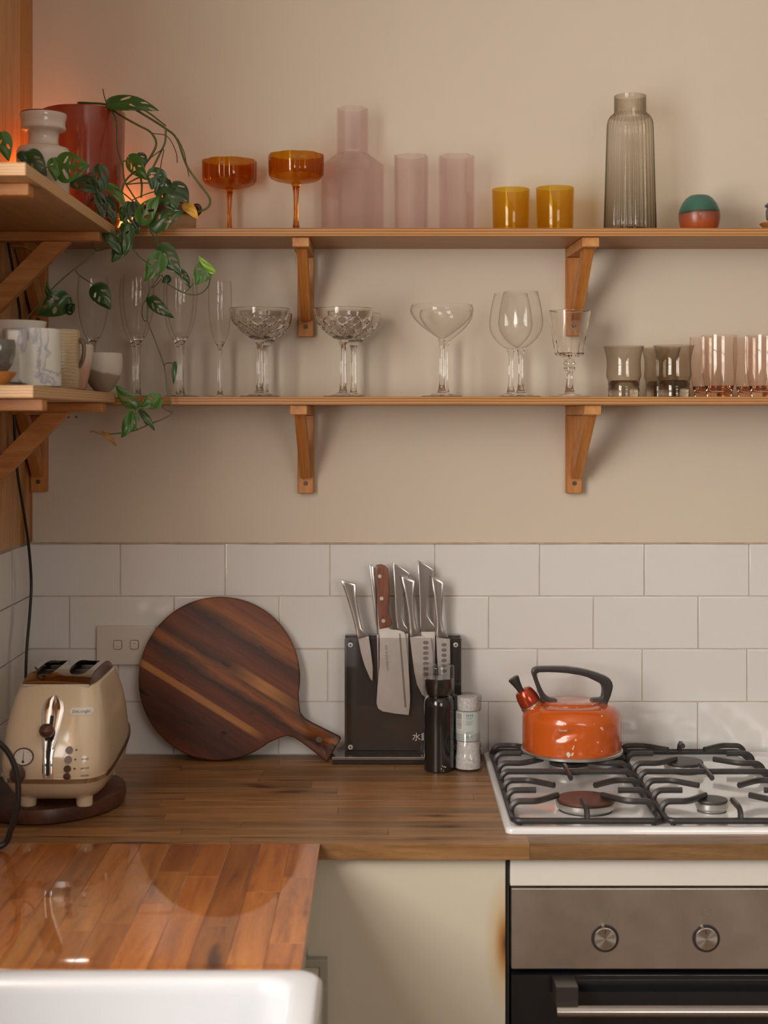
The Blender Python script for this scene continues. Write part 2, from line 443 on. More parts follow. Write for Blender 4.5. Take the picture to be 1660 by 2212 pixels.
# left wall with the window opening beside the camera
LY0, LY1, LZ0, LZ1 = -2.65, -1.25, 1.22, 2.35
bm = bmesh.new()
for a in ((REAR, LY0, 0, CEIL), (LY1, .12, 0, CEIL), (LY0, LY1, 0, LZ0), (LY0, LY1, LZ1, CEIL)): bm_box(bm, WL-.12, WL-.002, *a)
wall_l = struct(from_bm('wall_left', bm, M_wall))
struct(box('grout_bed', WL-.002, WL-.0005, -.95, 0.004, BZ-.03, TILE_TOP, M_grout, wall_l))
for row in range(4):
    z1 = TILE_TOP-row*TH; z0 = z1-TH
    y = -.124 if row % 2 == 0 else -.05
    edges = [.0]
    while y > -.95: edges.append(y); y -= TP
    for a, b in zip(edges, edges[1:]): tile(b, a, z0, z1, True, wall_l)
bm = bmesh.new()
for a in ((WL-.11, WL+.012, LY0-.03, LY0+.02, LZ0-.03, LZ1+.03), (WL-.11, WL+.012, LY1-.02, LY1+.03, LZ0-.03, LZ1+.03),
          (WL-.11, WL+.012, LY0+.02, LY1-.02, LZ1-.02, LZ1+.03), (WL-.11, WL+.03, LY0+.02, LY1-.02, LZ0-.03, LZ0+.01),
          (WL-.08, WL-.05, -1.97, -1.93, LZ0, LZ1), (WL-.08, WL-.05, LY0, LY1, 1.77, 1.80)): bm_box(bm, *a)
struct(from_bm('window_1', bm, M_pine))
# rear wall with its window, right wall, floor, ceiling
bm = bmesh.new(); RX0, RX1, RZ0, RZ1 = 0.80, 2.2, 1.32, 2.40
for a in ((WL-.12, RX0, 0, CEIL), (RX1, WR+.12, 0, CEIL), (RX0, RX1, 0, RZ0), (RX0, RX1, RZ1, CEIL)):
    bm_box(bm, a[0], a[1], REAR-.12, REAR, a[2], a[3])
struct(from_bm('wall_rear', bm, M_far))
bm = bmesh.new()
for x in (RX0, 1.25, 1.71, RX1-.04): bm_box(bm, x, x+.04, REAR-.06, REAR+.01, RZ0, RZ1)
for z in (RZ0, 1.84, RZ1-.04): bm_box(bm, RX0, RX1, REAR-.055, REAR+.005, z, z+.035)
struct(from_bm('window_2', bm, M_cream_w))
struct(box('wall_right', WR, WR+.12, REAR, 0, 0, CEIL, M_far))
struct(box('floor', WL-.12, WR+.12, REAR-.12, .12, -.05, 0, M_floor))
struct(box('ceiling', WL-.12, WR+.12, REAR-.12, .12, CEIL, CEIL+.05, M_ceil))
# timber lining on the left wall, corner post, bead along the tile top
struct(box('trim_1', WL-.001, -.6755, -1.02, -.103, TILE_TOP+.006, CEIL, M_panel, bev=.0015))
bm = bmesh.new(); bm_box(bm, WL, -.6785, -.060, -.012, TILE_TOP+.004, CEIL); bm_box(bm, WL, -.6775, -.0115, 0, TILE_TOP+.004, CEIL)
struct(from_bm('trim_2', bm, M_post))
struct(box('trim_3', WL+.006, WR, -.0035, .001, TILE_TOP-.0004, TILE_TOP+.0022, plain('caulk', (.50, .38, .27, 1), .8, var=.25, vscale=30)))

# ================================================================== SHELVES
UP, LO = EYE+.3425, EYE+.0401                  # tops of the two back shelves
SX1 = 1.0
up_shelf = tag(box('wall_shelf', -.6765, SX1, -.2005, -.0005, UP-.015, UP, M_shelf, bev=.0008), 'upper plywood shelf along the back wall, carrying coloured glass', 'shelf')
lo_shelf = tag(box('wall_shelf', -.6765, SX1, -.2005, -.0005, LO-.015, LO, M_shelf, bev=.0008), 'lower plywood shelf along the back wall, carrying stemmed glasses', 'shelf')
SR = -.4815
UPS = EYE+.345
tag(box('side_shelf', -.6745, SR, -.868, -.2015, UPS-.018, UPS, M_shelf_l, bev=.001), 'upper side shelf on the left timber lining, meeting the back shelf at the corner', 'shelf')
SL = EYE+.0465
tag(box('side_shelf', -.6745, SR, -.825, -.2015, SL-.0178, SL, M_shelf_l, bev=.001), 'lower side shelf on the left timber lining, crowded with mugs', 'shelf')

def bracket_back(X0, top, bot, off, label):
    """upright on the wall, arm under the shelf, slanting brace, screw"""
    t = thing('shelf_bracket', label, 'bracket', (X0+.0155, -.01, bot), 'pine brackets under the back wall shelves')
    box('upright', X0, X0+.031, -.0205, -.0005, bot, top-.0178, M_pine, t, .0015)
    bm = bmesh.new(); bm_box(bm, X0, X0+.031, -.190, -.0007, top-.0175, top-.0002)
    for v in bm.verts:
        if v.co.y < -.1: v.co.x += off
    bmesh.ops.bevel(bm, geom=bm.edges[:], offset=.0012, segments=1, affect='EDGES')
    from_bm('arm', bm, M_pine_v, t)
    # brace: a slanting bar, width .018, cut flat at both ends
    bx0, bx1 = X0+.0065, X0+.0255
    zt, zb = top-.0178, bot+.030
    prof = [(-.160, zt), (-.128, zt), (-.0208, zb+.032), (-.0208, zb), (-.034, zb)]
    bm = bmesh.new(); a = []; b = []
    for (y, z) in prof:
        k = off*(-y/.15)
        a.append(bm.verts.new((bx0+k, y, z))); b.append(bm.verts.new((bx1+k, y, z)))
    n = len(prof); bm.faces.new(a); bm.faces.new(b[::-1])
    for i in range(n): bm.faces.new([a[i], b[i], b[(i+1) % n], a[(i+1) % n]])
    bmesh.ops.recalc_face_normals(bm, faces=bm.faces[:]); from_bm('brace', bm, M_brace, t)
    c = cyl_y('screw', X0+.0155, bot+.0195, .0042, -.0222, -.0203, M_screw, t, 16, .0006)
    return t
ub = EYE+.3273; lb = EYE+.0251
bracket_back(-.1655, ub, EYE+.157, 0, 'upper bracket left of centre, below the amber and pink glass')
bracket_back(-.1655, lb, EYE-.1427, -.004, 'lower bracket left of centre, straight below the upper one')
bracket_back(.349, ub, EYE+.157, .008, 'upper bracket on the right, its foot behind the cut goblet')
bracket_back(.349, lb, EYE-.1427, .012, 'lower bracket on the right, above the kettle side of the tiles')
bracket_back(-.6775, ub, EYE+.17, 0, 'upper bracket in the left corner, behind the side braces')
bracket_back(-.6775, lb, EYE-.1395, 0, 'lower bracket in the left corner beside the timber post')

def bracket_side(yc, top, xr, label, ad, arm_h=.0168, reach=.13):
    t = thing('side_bracket', label, 'bracket', (-.66, yc, top-.15), 'brackets under the side shelves')
    box('arm', -.675, xr, yc-.015, yc+.015, top-arm_h, top-.0002, M_pine_x, t, .0012)
    box('upright', -.675, -.6725, yc-.015, yc+.015, top-.20, top-arm_h-.0003, M_pine, t, .0012)
    # brace runs down from the arm to the upright
    x1 = -.6723; xa = ad
    zt = top-arm_h-.0003; w = .047
    poly = [(xa-w, zt), (xa, zt), (x1, zt-(xa-x1)), (x1, zt-(xa-x1)+w)]
    prism('brace', poly, yc-.012, yc+.012, M_pine_x, t, .001, 1)
    return t
bracket_side(-.263, UPS-.018, -.4955, 'bracket near the corner under the upper side shelf, brace slanting left', -.548)
bracket_side(-.79, UPS-.018, -.4926, 'nearest bracket under the upper side shelf', -.56)
bracket_side(-.263, SL-.0178, -.4895, 'bracket near the corner under the lower side shelf, brace slanting left', -.548)
bracket_side(-.74, SL-.0178, -.4850, 'nearest bracket under the lower side shelf', -.56)

# ================================================================== WORKTOPS
wt = thing('worktop', 'brown acacia butcher-block worktop along the tiled back wall', 'worktop', (.3, -.3, BZ-.025))
rows = 14; d = .5985/rows
for i in range(rows):
    y1 = -.0022-i*d; y0 = y1-d+.0003; x = WL+.001
    while x < 1.3:
        w = random.uniform(.28, .62)
        if i == 0 and x < -.6: w = .31
        x2 = min(x+w, 1.3)
        if 1.3-x2 < .1: x2 = 1.3
        dz = random.uniform(-.00012, .00012)
        box('stave', x, x2-.0003, y0, y1, BZ-.025, BZ+dz, M_bench, wt, .0004)
        x = x2
wr = thing('side_worktop', 'glossy orange-brown butcher-block worktop running from the corner to the sink', 'worktop', (-.39, -.86, BZ-.025))
cols = 13; d = (.6865-.097)/cols
for i in range(cols):
    x0 = -.6865+i*d; x1 = x0+d-.0003; y = -.6012; first = True
    while y > -1.116:
        w = random.uniform(.12, .40)
        y2 = max(y-w, -1.118)
        if y2+1.118 < .05: y2 = -1.118
        box('stave', x0, x1, y2+.0003, y, BZ-.025, BZ+random.uniform(-.0001, .0001), M_bench_r, wr, .0004)
        y = y2

# sink at the near end
sink = thing('sink', 'white glazed butler sink with a thick rounded rim, below the side worktop', 'sink', (-.38, -1.45, .66))
sx0, sx1, sy0, sy1 = -.686, -.0705, -1.78, -1.1195
cx, cy, hx, hy = (sx0+sx1)/2, (sy0+sy1)/2, (sx1-sx0)/2, (sy1-sy0)/2
R = []
for k, (ins, z, r) in enumerate([(0.012, .655, .02), (.006, .66, .024), (.004, .80, .026), (0, .885, .028), (.001, .896, .028), (.005, .9015, .028), (.010, .9035, .026),
                                 (.028, .9035, .034), (.034, .902, .036), (.038, .897, .038), (.0395, .885, .04), (.050, .72, .045), (.065, .70, .05), (.10, .695, .05)]):
    R.append(rrect(cx, cy, hx-ins, hy-ins, r, z, 8))
loft('basin', R, M_fireclay, sink, angle=60)
lathe('drain', [(0, 0), (.02, 0), (.034, .0015), (.036, 0), (.036, -.001), (0, -.001)], (cx, cy, .6965), M_chrome, sink, 32)

# cabinets
cf = -.585
cab = thing('base_cabinet', 'cream base cabinet door between the side worktop and the oven, scorched at its right edge', 'cabinet', (.03, -.3, 0))
box('carcass', -.13, .188, cf+.02, -.01, .1, BZ-.0255, M_cream, cab)
m, nt, b = newmat('cream_door_scorched')
tc = N(nt, 'ShaderNodeTexCoord'); mp = N(nt, 'ShaderNodeMapping'); nt.links.new(tc.outputs['Object'], mp.inputs[0])
mp.inputs['Location'].default_value = (-(.1862-.03)*30, 0, -(.742)*9); mp.inputs['Scale'].default_value = (30, 0, 9)
gr = N(nt, 'ShaderNodeTexGradient', gradient_type='SPHERICAL'); nt.links.new(mp.outputs[0], gr.inputs[0])
rr = ramp(nt, gr.outputs[0], [(0, (.64, .58, .47, 1)), (.45, (.60, .47, .30, 1)), (.75, (.42, .20, .06, 1)), (1, (.10, .04, .02, 1))])
nt.links.new(rr.outputs[0], b.inputs['Base Color']); b.inputs['Roughness'].default_value = .35
M_door = m
box('door', -.118, .1865, cf, cf+.018, .1, BZ-.027, M_door, cab, .0015, 2)
cc = thing('corner_cabinet', 'grey-green framed cabinet front in the corner beneath the side worktop', 'cabinet', (-.30, -.9, 0))
box('carcass', -.66, -.135, -1.10, -.605, .1, BZ-.0255, M_cream, cc)
box('door_panel', -.20, -.098, -.601, -.588, .1, .716, M_cream, cc)
prism('door_frame', [(-.20, .12), (-.0985, .12), (-.0985, .712), (-.20, .712), (-.20, .724), (-.0865, .724), (-.0865, .108), (-.20, .108)], -.605, -.5875, M_cab_grey, cc, .0015, 1)
su = thing('sink_cabinet', 'cream cabinet under the white sink', 'cabinet', (-.38, -1.45, 0))
box('carcass', -.66, -.11, -1.78, -1.125, .1, .653, M_cream, su)

# oven
ov = thing('oven', 'built-in oven with stainless control panel, black glass door and bar handle', 'oven', (.49, -.3, 0))
OX0, OX1 = .195, .79
box('casing', OX0+.004, OX1-.004, cf+.022, -.02, .14, BZ-.10, M_dark, ov)
box('control_panel', OX0, OX1, cf-.004, cf+.02, EYE-.8424, EYE-.7185, M_brushed, ov, .002, 2)
M_oglass = plain('black_oven_glass', (.012, .012, .013, 1), .05, var=.05)
od = box('door', OX0, OX1, cf-.004, cf+.02, .14, EYE-.851, M_oglass, ov, .0015, 2)
hd = thing  # keep name local
hy_ = cf-.055
bm = bmesh.new(); P = [Vector((.2585, hy_, .6597)), Vector((.73, hy_, .6597))]
bm_tube(bm, P, .0092, 20); h1 = from_bm('handle', bm, M_steel_h, ov, True, 'brushed steel bar handle', 50)
for hxx in (.258, .69):
    box('handle_bracket', hxx, hxx+.034, hy_+.004, cf-.0045, .6640, .6950, M_black_pl, ov, .001)
for i, kx in enumerate((.3385, .4933, .648)):
    kz = EYE-.795
    k = cyl_y('knob', kx, kz, .0212, cf-.0056, cf-.0042, M_black_pl, ov, 40, .0008)
    m2, nt, b = newmat('spun_steel_%d' % i)
    tc = N(nt, 'ShaderNodeTexCoord'); mp = N(nt, 'ShaderNodeMapping'); nt.links.new(tc.outputs['Object'], mp.inputs[0])
    b.inputs['Metallic'].default_value = 1; b.inputs['Base Color'].default_value = (.62, .60, .57, 1)
    b.inputs['Roughness'].default_value = .28; b.inputs['Anisotropic'].default_value = .85
    tg = N(nt, 'ShaderNodeTangent', direction_type='RADIAL', axis='Y')
    nt.links.new(tg.outputs[0], b.inputs['Tangent'])
    face = cyl_y('knob_face', 0, 0, .0172, -.0030, 0, m2, None, 40, .0012, label='spun steel knob face')
    face.parent = k; face.location = Vector((kx, cf-.0057, kz))-org(k)
    pm = box('pointer', -.0006, .0006, -.0034, -.0028, .008, .0145, M_dark, None); pm.parent = k; pm.location = Vector((kx, cf-.0057, kz))-org(k)
    pm.rotation_euler = (0, -.1 if i else 0, 0)
    tb = box('pointer_tab', -.0022, .0022, -.0028, 0, .0165, .0222, m2, None, .0004); tb.parent = k; tb.location = Vector((kx, cf-.0057, kz))-org(k); tb.rotation_euler = (0, -.35 if i else -.18, 0)
M_print = plain('grey_print', (.18, .16, .14, 1), .5)
def icon_frame(x, z, w, h, t, parent, y):
    bm = bmesh.new()
    for a in ((x-w, x+w, z+h-t, z+h), (x-w, x+w, z-h, z-h+t), (x-w, x-w+t, z-h, z+h), (x+w-t, x+w, z-h, z+h)): bm_box(bm, a[0], a[1], y-.0002, y, a[2], a[3])
    return bm
iz = EYE-.7555; yy = cf-.0041
from_bm('oven_symbol', icon_frame(.3385, iz, .006, .0052, .0006, ov, yy), M_print, ov)
bm = bmesh.new()
for s in (-1, 1): bm_box(bm, .4933+s*.0072-.0003, .4933+s*.0072+.0003, yy-.0002, yy, iz-.0052, iz+.0052)
ring = [Vector((.4933+.0042*math.cos(a*PI/10), yy, iz+.0042*math.sin(a*PI/10))) for a in range(21)]
bm_tube(bm, ring, .0003, 4); bm_tube(bm, [Vector((.4933, yy, iz)), Vector((.4955, yy, iz+.002))], .0003, 4)
from_bm('clock_symbol', bm, M_print, ov)
fp = tag(box('filler_panel', OX0-.0015, OX1+.01, cf-.002, cf+.018, EYE-.7155, BZ-.0265, M_cream_w, None, .0015, 2), 'white filler panel between worktop edge and oven', 'panel')
tag(box('gap_shade_strip', .1875, .1925, cf+.006, cf+.03, .1, BZ-.027, M_dark), 'dark strip added for the shade in the gap between cream door and oven', 'strip')  # black strip put in for the shade of the open gap

# ================================================================== HOB
HXL, HXR, HYB, HYF = .190, .790, -.012, -.551
hob = thing('gas_hob', 'white enamel four-burner gas hob with black pan supports, set in the worktop', 'hob', (.49, -.28, BZ))
cx, cy = (HXL+HXR)/2, (HYB+HYF)/2; hx, hy = (HXR-HXL)/2, (HYB-HYF)/2
R = []
for ins, z, r in ((0, BZ+.0004, .012), (0, BZ+.006, .012), (.0015, BZ+.0085, .012), (.005, BZ+.0095, .012), (.013, BZ+.0095, .012), (.017, BZ+.0085, .012), (.021, BZ+.006, .012), (.03, BZ+.0055, .012)):
    R.append(rrect(cx, cy, hx-ins, hy-ins, r, z, 6))
loft('enamel_plate', R, M_white_enamel, hob, angle=60)
PZ = BZ+.0055
def burner(x, y, r, capm, label):
    t = lathe('burner', [(0, 0), (r*.86, 0), (r*.88, .003), (r*.97, .005), (r, .008), (r, .014), (r*.93, .0155), (0, .0155)], (x, y, PZ), M_alu, hob, 56,
              fr=lambda a, z, rr: rr*(1-.035*(z > .0125)*(math.sin(a*28) > .2)), label=label)
    lathe('burner_cap', [(0, .0157), (r*.96, .0157), (r*.98, .0175), (r*.95, .0195), (r*.5, .0205), (0, .0208)], (x, y, PZ), capm, t, 48)
    lathe('burner_skirt', [(0, .0002), (r*.9, .0002), (r*.84, .0028), (0, .0028)], (x, y, PZ), M_dark, t, 32)
    return t
burner(.331, -.425, .049, M_cap_r, 'large front-left burner with reddish cap')
burner(.336, -.158, .036, M_cap, 'burner beneath the kettle')
burner(.546, -.158, .036, M_cap, None)
burner(.537, -.430, .0265, M_cap, 'small front burner')
# ignition pins and the printed rings in the enamel
def grate(x0, x1, label):
    rz = BZ+.013; az = BZ+.031; yb, yf = -.032, -.521
    g = bpy.data.objects.new('pan_support', None); C.objects.link(g); g.parent = hob; g.location = Vector((x0, yf, PZ))-org(hob)
    rr = .014; P = []
    for cxx, cyy, a0 in ((x1-rr, yb-rr, 0), (x0+rr, yb-rr, 90), (x0+rr, yf+rr, 180), (x1-rr, yf+rr, 270)):
        for k in range(5):
            a = math.radians(a0+90*k/4); P.append(Vector((cxx+rr*math.cos(a), cyy+rr*math.sin(a), rz)))
    P.append(P[0].copy())
    bm = bmesh.new(); bm_tube(bm, P, .0052, 8, up=Vector((0, 0, 1)))
    from_bm('rail', bm, M_iron, g, True)
    xm = (x0+x1)/2
    def arm(pts, taper=False):
        Q = smooth_path(pts, 4); bm = bmesh.new()
        bm_tube(bm, Q, .0046, 6, flat=1.15); bmesh.ops.recalc_face_normals(bm, faces=bm.faces[:])
        from_bm('arm', bm, M_iron, g, True, angle=50)
    for s, xe in ((1, x0), (-1, x1)):
        def leg(y, tail):
            arm([(xe, y, rz-.002), (xe+s*.002, y, az-.008), (xe+s*.010, y, az-.001), (xe+s*.022, y, az)]+[(xe+s*a, y+b_, az+c_) for a, b_, c_ in tail])
        leg(-.062, [(.045, -.002, 0), (.082, -.034, 0)])
        leg(-.128, [(.036, 0, 0), (.048, 0, 0)])
        leg(-.205, [(.045, .002, 0), (.082, .032, 0)])
        leg(-.332, [(.045, -.002, 0), (.082, -.034, 0)])
        leg(-.398, [(.036, 0, 0), (.048, 0, 0)])
        leg(-.470, [(.045, .004, 0), (.080, .040, 0)])
    arm([(x0, -.268, rz-.002), (x0+.002, -.268, az-.008), (x0+.010, -.268, az-.001), (x0+.022, -.268, az), (xm, -.268, az), (x1-.022, -.268, az), (x1-.010, -.268, az-.001), (x1-.002, -.268, az-.008), (x1, -.268, rz-.002)])
    arm([(xm, -.222, az), (xm, -.268, az+.001), (xm, -.315, az)])
    arm([(xm, yf, rz-.002), (xm, yf+.003, az-.006), (xm, yf+.012, az), (xm, yf+.03, az), (xm, yf+.058, az)])
    arm([(xm, yb, rz-.002), (xm, yb-.003, az-.006), (xm, yb-.012, az), (xm, yb-.022, az), (xm, yb-.034, az)])
    if label: g['label'] = label
    for cxx in (x0+.01, x1-.01):
        for cyy in (yb-.004, yf+.004):
            lathe('rubber_foot', [(0, 0), (.004, 0), (.004, .004), (0, .004)], (cxx, cyy, PZ), M_cable, g, 12)
    return g
grate(.2045, .4365, 'left pan support, under the kettle')
grate(.4470, .6790, 'right pan support')
for kx, ky in ((.735, -.10), (.735, -.20), (.735, -.34), (.735, -.44)):
    lathe('control_knob', [(0, 0), (.019, 0), (.018, .004), (.014, .018), (.012, .020), (0, .020)], (kx, ky, BZ+.006), M_cream_w, hob, 32)

# ================================================================== KETTLE
KX, KY, KZ = .345, -.134, BZ+.0362
kt = thing('kettle', 'dented orange enamel whistling kettle with a black handle, on the back-left burner', 'kettle', (KX, KY, KZ))
m, nt, b = newmat('orange_enamel')
v = coords(nt)
ch = ramp(nt, noise_n(nt, v, 95, 1, .4), [(.735, (.60, .105, .012, 1)), (.745, (.75, .68, .6, 1))])
dk = ramp(nt, noise_n(nt, v, 16, 4, .6), [(.28, (.45, .35, .3, 1)), (.42, (1, 1, 1, 1))])
nt.links.new(mix(nt, .6, ch.outputs[0], dk.outputs[0], 'MULTIPLY'), b.inputs['Base Color'])
b.inputs['Roughness'].default_value = .22; b.inputs['Coat Weight'].default_value = .6; b.inputs['Coat Roughness'].default_value = .07
M_kettle = m
def dent(a, z, r):
    # two shallow dents on the front, left of the middle
    f = 1.0
    for a0, z0, wa, wz, dep in ((-PI/2-.16, .050, .22, .0085, .0042), (-PI/2-.34, .044, .10, .006, .002)):
        q = ((a-2*PI if a > PI/2 else a)-a0)/wa; w = (z-z0-.25*.02*q)/wz
        f -= dep/r*math.exp(-(q*q+w*w)) if r > .03 else 0
    return r*f
prof = [(0, .001), (.090, .001), (.0895, .006)]
prof += [(.0902, .007), (.0905, .012)]+[(.0905, .012+.048*k/24) for k in range(1, 25)]
for k in range(1, 11):
    a = PI/2*k/10; prof.append((.0905-.028*(1-math.cos(a)), .060+.029*math.sin(a)))
prof += [(.058, .0898), (.052, .0905), (0, .0915)]
lathe('body', prof, (KX, KY, KZ), M_kettle, kt, 120, dent, angle=60)
lathe('base_rim', [(0, 0), (.090, 0), (.0932, .0012), (.0932, .0052), (.0908, .0066), (.0900, .0062)], (KX, KY, KZ), M_alu, kt, 64)
lathe('lid', [(.0515, .0900), (.0515, .0920), (.0500, .0931), (.03, .0936), (0, .0938)], (KX, KY, KZ), M_kettle, kt, 64)
def kz(px, py): return ((1060+px/5.1875-HX)/S(KY), EYE+(HY-(1400+py/5.1875))/S(KY))
outer = [(590, 612), (560, 560), (530, 480), (490, 370), (458, 275), (462, 245), (480, 222), (520, 208), (600, 204), (730, 203), (850, 206), (980, 222), (1100, 246), (1210, 280), (1290, 312), (1335, 340), (1358, 375), (1367, 420), (1360, 460), (1340, 530), (1300, 628), (1240, 624)]
inner = [(1160, 612), (1120, 608), (1118, 585), (1130, 566), (1165, 558), (1220, 556), (1240, 548), (1250, 500), (1250, 450), (1240, 412), (1210, 380), (1150, 350), (1080, 318), (1000, 295), (850, 272), (740, 264), (640, 261), (545, 263), (515, 275), (512, 295), (530, 345), (560, 420), (595, 490), (625, 528), (665, 552), (710, 562), (742, 570), (745, 608)]
def hprism(zf):
    return prism('handle', [kz(*p) for p in outer+inner], KY-.011, KY+.011, M_black_pl, kt, .0025, 2, soft=.0045)
hprism(0)
# spout: axis leans up and to the left
sp0 = Vector((kz(482, 675)[0], KY, kz(482, 675)[1])); ax = Vector((-.51, 0, .86)).normalized()
rot = Vector((0, 0, 1)).rotation_difference(ax).to_matrix().to_4x4()
def spin(name, prof, base, mat, parent, seg=36, label=None, fr=None):
    bm = bmesh.new(); rows = []
    for r, z in prof:
        rows.append([bm.verts.new((max(r, 1e-5)*math.cos(2*PI*k/seg)*(fr(k) if fr else 1), max(r, 1e-5)*math.sin(2*PI*k/seg)*(fr(k) if fr else 1), z)) for k in range(seg)])
    for i in range(len(rows)-1):
        for k in range(seg): bm.faces.new([rows[i][k], rows[i][(k+1) % seg], rows[i+1][(k+1) % seg], rows[i+1][k]])
    bmesh.ops.transform(bm, matrix=Matrix.Translation(base) @ rot, verts=bm.verts)
    bmesh.ops.recalc_face_normals(bm, faces=bm.faces[:])
    return from_bm(name, bm, mat, parent, True, label, 40)
spt = spin('spout', [(0.0250, -.020), (.0225, -.008), (.0205, .002), (.0200, .006)], sp0, M_kettle, kt)
spin('collar', [(.0200, .0062), (.0210, .0068), (.0210, .0095), (.0196, .0102)], sp0, M_alu, spt)
M_cap_red = plain('metallic_red_cap', (.45, .06, .025, 1), .18, .6)
whis = spin('whistle_cap', [(0, .0104), (.0196, .0104), (.0200, .015), (.0192, .025), (.0172, .034), (.0145, .0385), (.0100, .0400), (0, .0405)], sp0+ax*0, M_cap_red, kt, label='red metallic whistle cap')
sp0b = sp0+Vector((-.004, 0, 0))
spin('whistle_knob', [(0, .036), (.0058, .036), (.0062, .043), (.0080, .053), (.0105, .0625), (.0103, .0645), (.0088, .0655), (0, .0655)], sp0b, M_black_pl, whis, 32)
M_whiteprint = plain('white_print', (.75, .68, .6, 1), .5)
# the small worn script on the front
tx, tz = kz(750, 812); ta = math.acos(max(-1, min(1, (tx-KX)/.0905)))
text('lettering', 'Sandel', .0058, (tx, KY-.0912*math.sin(ta), tz), (PI/2, 0, PI/2-ta if False else (tx-KX)/.0905), M_whiteprint, kt)

# ================================================================== TOASTER ON ITS SLAB
SBX, SBY = -.5605, -.362
m = wood('dark_slab', (.035, .012, .008, 1), (.085, .03, .018, 1), (.15, .055, .03, 1), (3, 3, 3), 5, .35, spots=False)
slab_prof = lambda a: 1+.03*math.sin(2*a+.6)+.015*math.sin(5*a)
def slab_fr(a, z, r): return r*(1+.015*math.sin(3*a+.6))
sl = lathe('wooden_slab', [(0, 0), (.136, 0), (.141, .003), (.143, .014), (.141, .025), (.136, .028), (0, .028)], (0, 0, 0), m, None, 72, slab_fr)
sl.scale = (.856, 1.0, 1.0); sl.location = (SBX, SBY, BZ+.0002)
tag(sl, 'thick dark round wooden slab under the cream toaster', 'board')
TX, TZ = -.525, BZ+.0284
to = thing('toaster', 'cream retro two-slot toaster with chrome top and lever plate, on a dark slab', 'toaster', (TX, -.40, TZ))
M_tcream = plain('cream_gloss', (.66, .545, .385, 1), .18, coat=.4, var=.02)
M_tbrown = plain('brown_plastic', (.085, .035, .025, 1), .3)
def sup(cx, hx, yf, yb, z, n=4.2, seg=64, tilt=0):
    cy, hy = (yf+yb)/2, (yb-yf)/2; out = []
    for k in range(seg):
        a = 2*PI*(k+.5)/seg; c, s = math.cos(a), math.sin(a)
        out.append((cx+hx*math.copysign(abs(c)**(2/n), c), cy+hy*math.copysign(abs(s)**(2/n), s), z+tilt*(cy+hy*s-yf)))
    return out
def tsec(z):
    """half width, front y, rear y of the toaster at height z above the slab"""
    T = [(.012, .058, -.492, -.275), (.016, .066, -.505, -.262), (.028, .075, -.524, -.252), (.045, .081, -.538, -.244), (.060, .0845, -.545, -.240), (.080, .0850, -.545, -.241), (.105, .0825, -.538, -.246),
         (.130, .0800, -.526, -.254), (.155, .0752, -.511, -.264), (.175, .0700, -.497, -.274), (.187, .0658, -.488, -.281), (.1915, .0630, -.484, -.285)]
    for i in range(len(T)-1):
        if T[i][0] <= z <= T[i+1][0]:
            t = (z-T[i][0])/(T[i+1][0]-T[i][0]); return tuple(T[i][j]*(1-t)+T[i+1][j]*t for j in (1, 2, 3))
    return T[0][1:] if z < T[0][0] else T[-1][1:]
R = []
zs = [.012, .014, .017, .022, .028, .036, .045, .052, .060, .070, .080, .092, .105, .118, .130, .143, .155, .165, .175, .182, .187, .190, .1915]
for z in zs:
    hx, yf, yb = tsec(z); R.append(sup(TX, hx, yf, yb, TZ+z, 5.0+1.0*(z/.19)))
R.append(sup(TX, .059, -.478, -.289, TZ+.1925, 4.8))
loft('body', R, M_tcream, to, angle=70)
# chrome strip round the waist, rising at the rear, brown along the sides
def strip(name, z0, h, k0, k1, mat, out, seg=64):
    vs, fs = [], []
    def P(k, z, o):
        hx, yf, yb = tsec(z); p = sup(TX, hx+o, yf-o, yb+o, TZ+z, 5.0+1.0*(z/.19), seg)[k % seg]
        return Vector(p)
    ks = list(range(k0, k1+1)); n = len(ks)
    for k in ks:
        y = P(k, z0, 0).y; rise = max(0, (y+.50))/.25; dz = .035*rise*rise
        for zz, o in ((z0-h, 0.0002), (z0-h, out), (z0+h, out), (z0+h, .0002)):
            p = P(k, z0+dz+(zz-z0), o); vs.append(p)
    for i in range(n-1):
        for j in range(4): fs.append([i*4+j, i*4+(j+1) % 4, (i+1)*4+(j+1) % 4, (i+1)*4+j])
    fs += [[0, 1, 2, 3], [(n-1)*4+j for j in range(4)]]
    return from_vf(name, vs, fs, mat, to, True, None, 40)
strip('chrome_strip', .052, .004, 35, 60, M_chrome, .0022)
strip('side_strip', .052, .004, 60, 75, M_tbrown, .0024)
strip('side_strip', .052, .004, 20, 35, M_tbrown, .0024)
# top plate, slots
top = [sup(TX, .0555, -.4835, -.2865, TZ+.192, 5), sup(TX, .0555, -.4835, -.2865, TZ+.1935, 5), sup(TX, .0535, -.478, -.2895, TZ+.199, 5), sup(TX, .048, -.462, -.295, TZ+.206, 5), sup(TX, .044, -.44, -.302, TZ+.2095, 5), sup(TX, .036, -.40, -.33, TZ+.211, 4)]
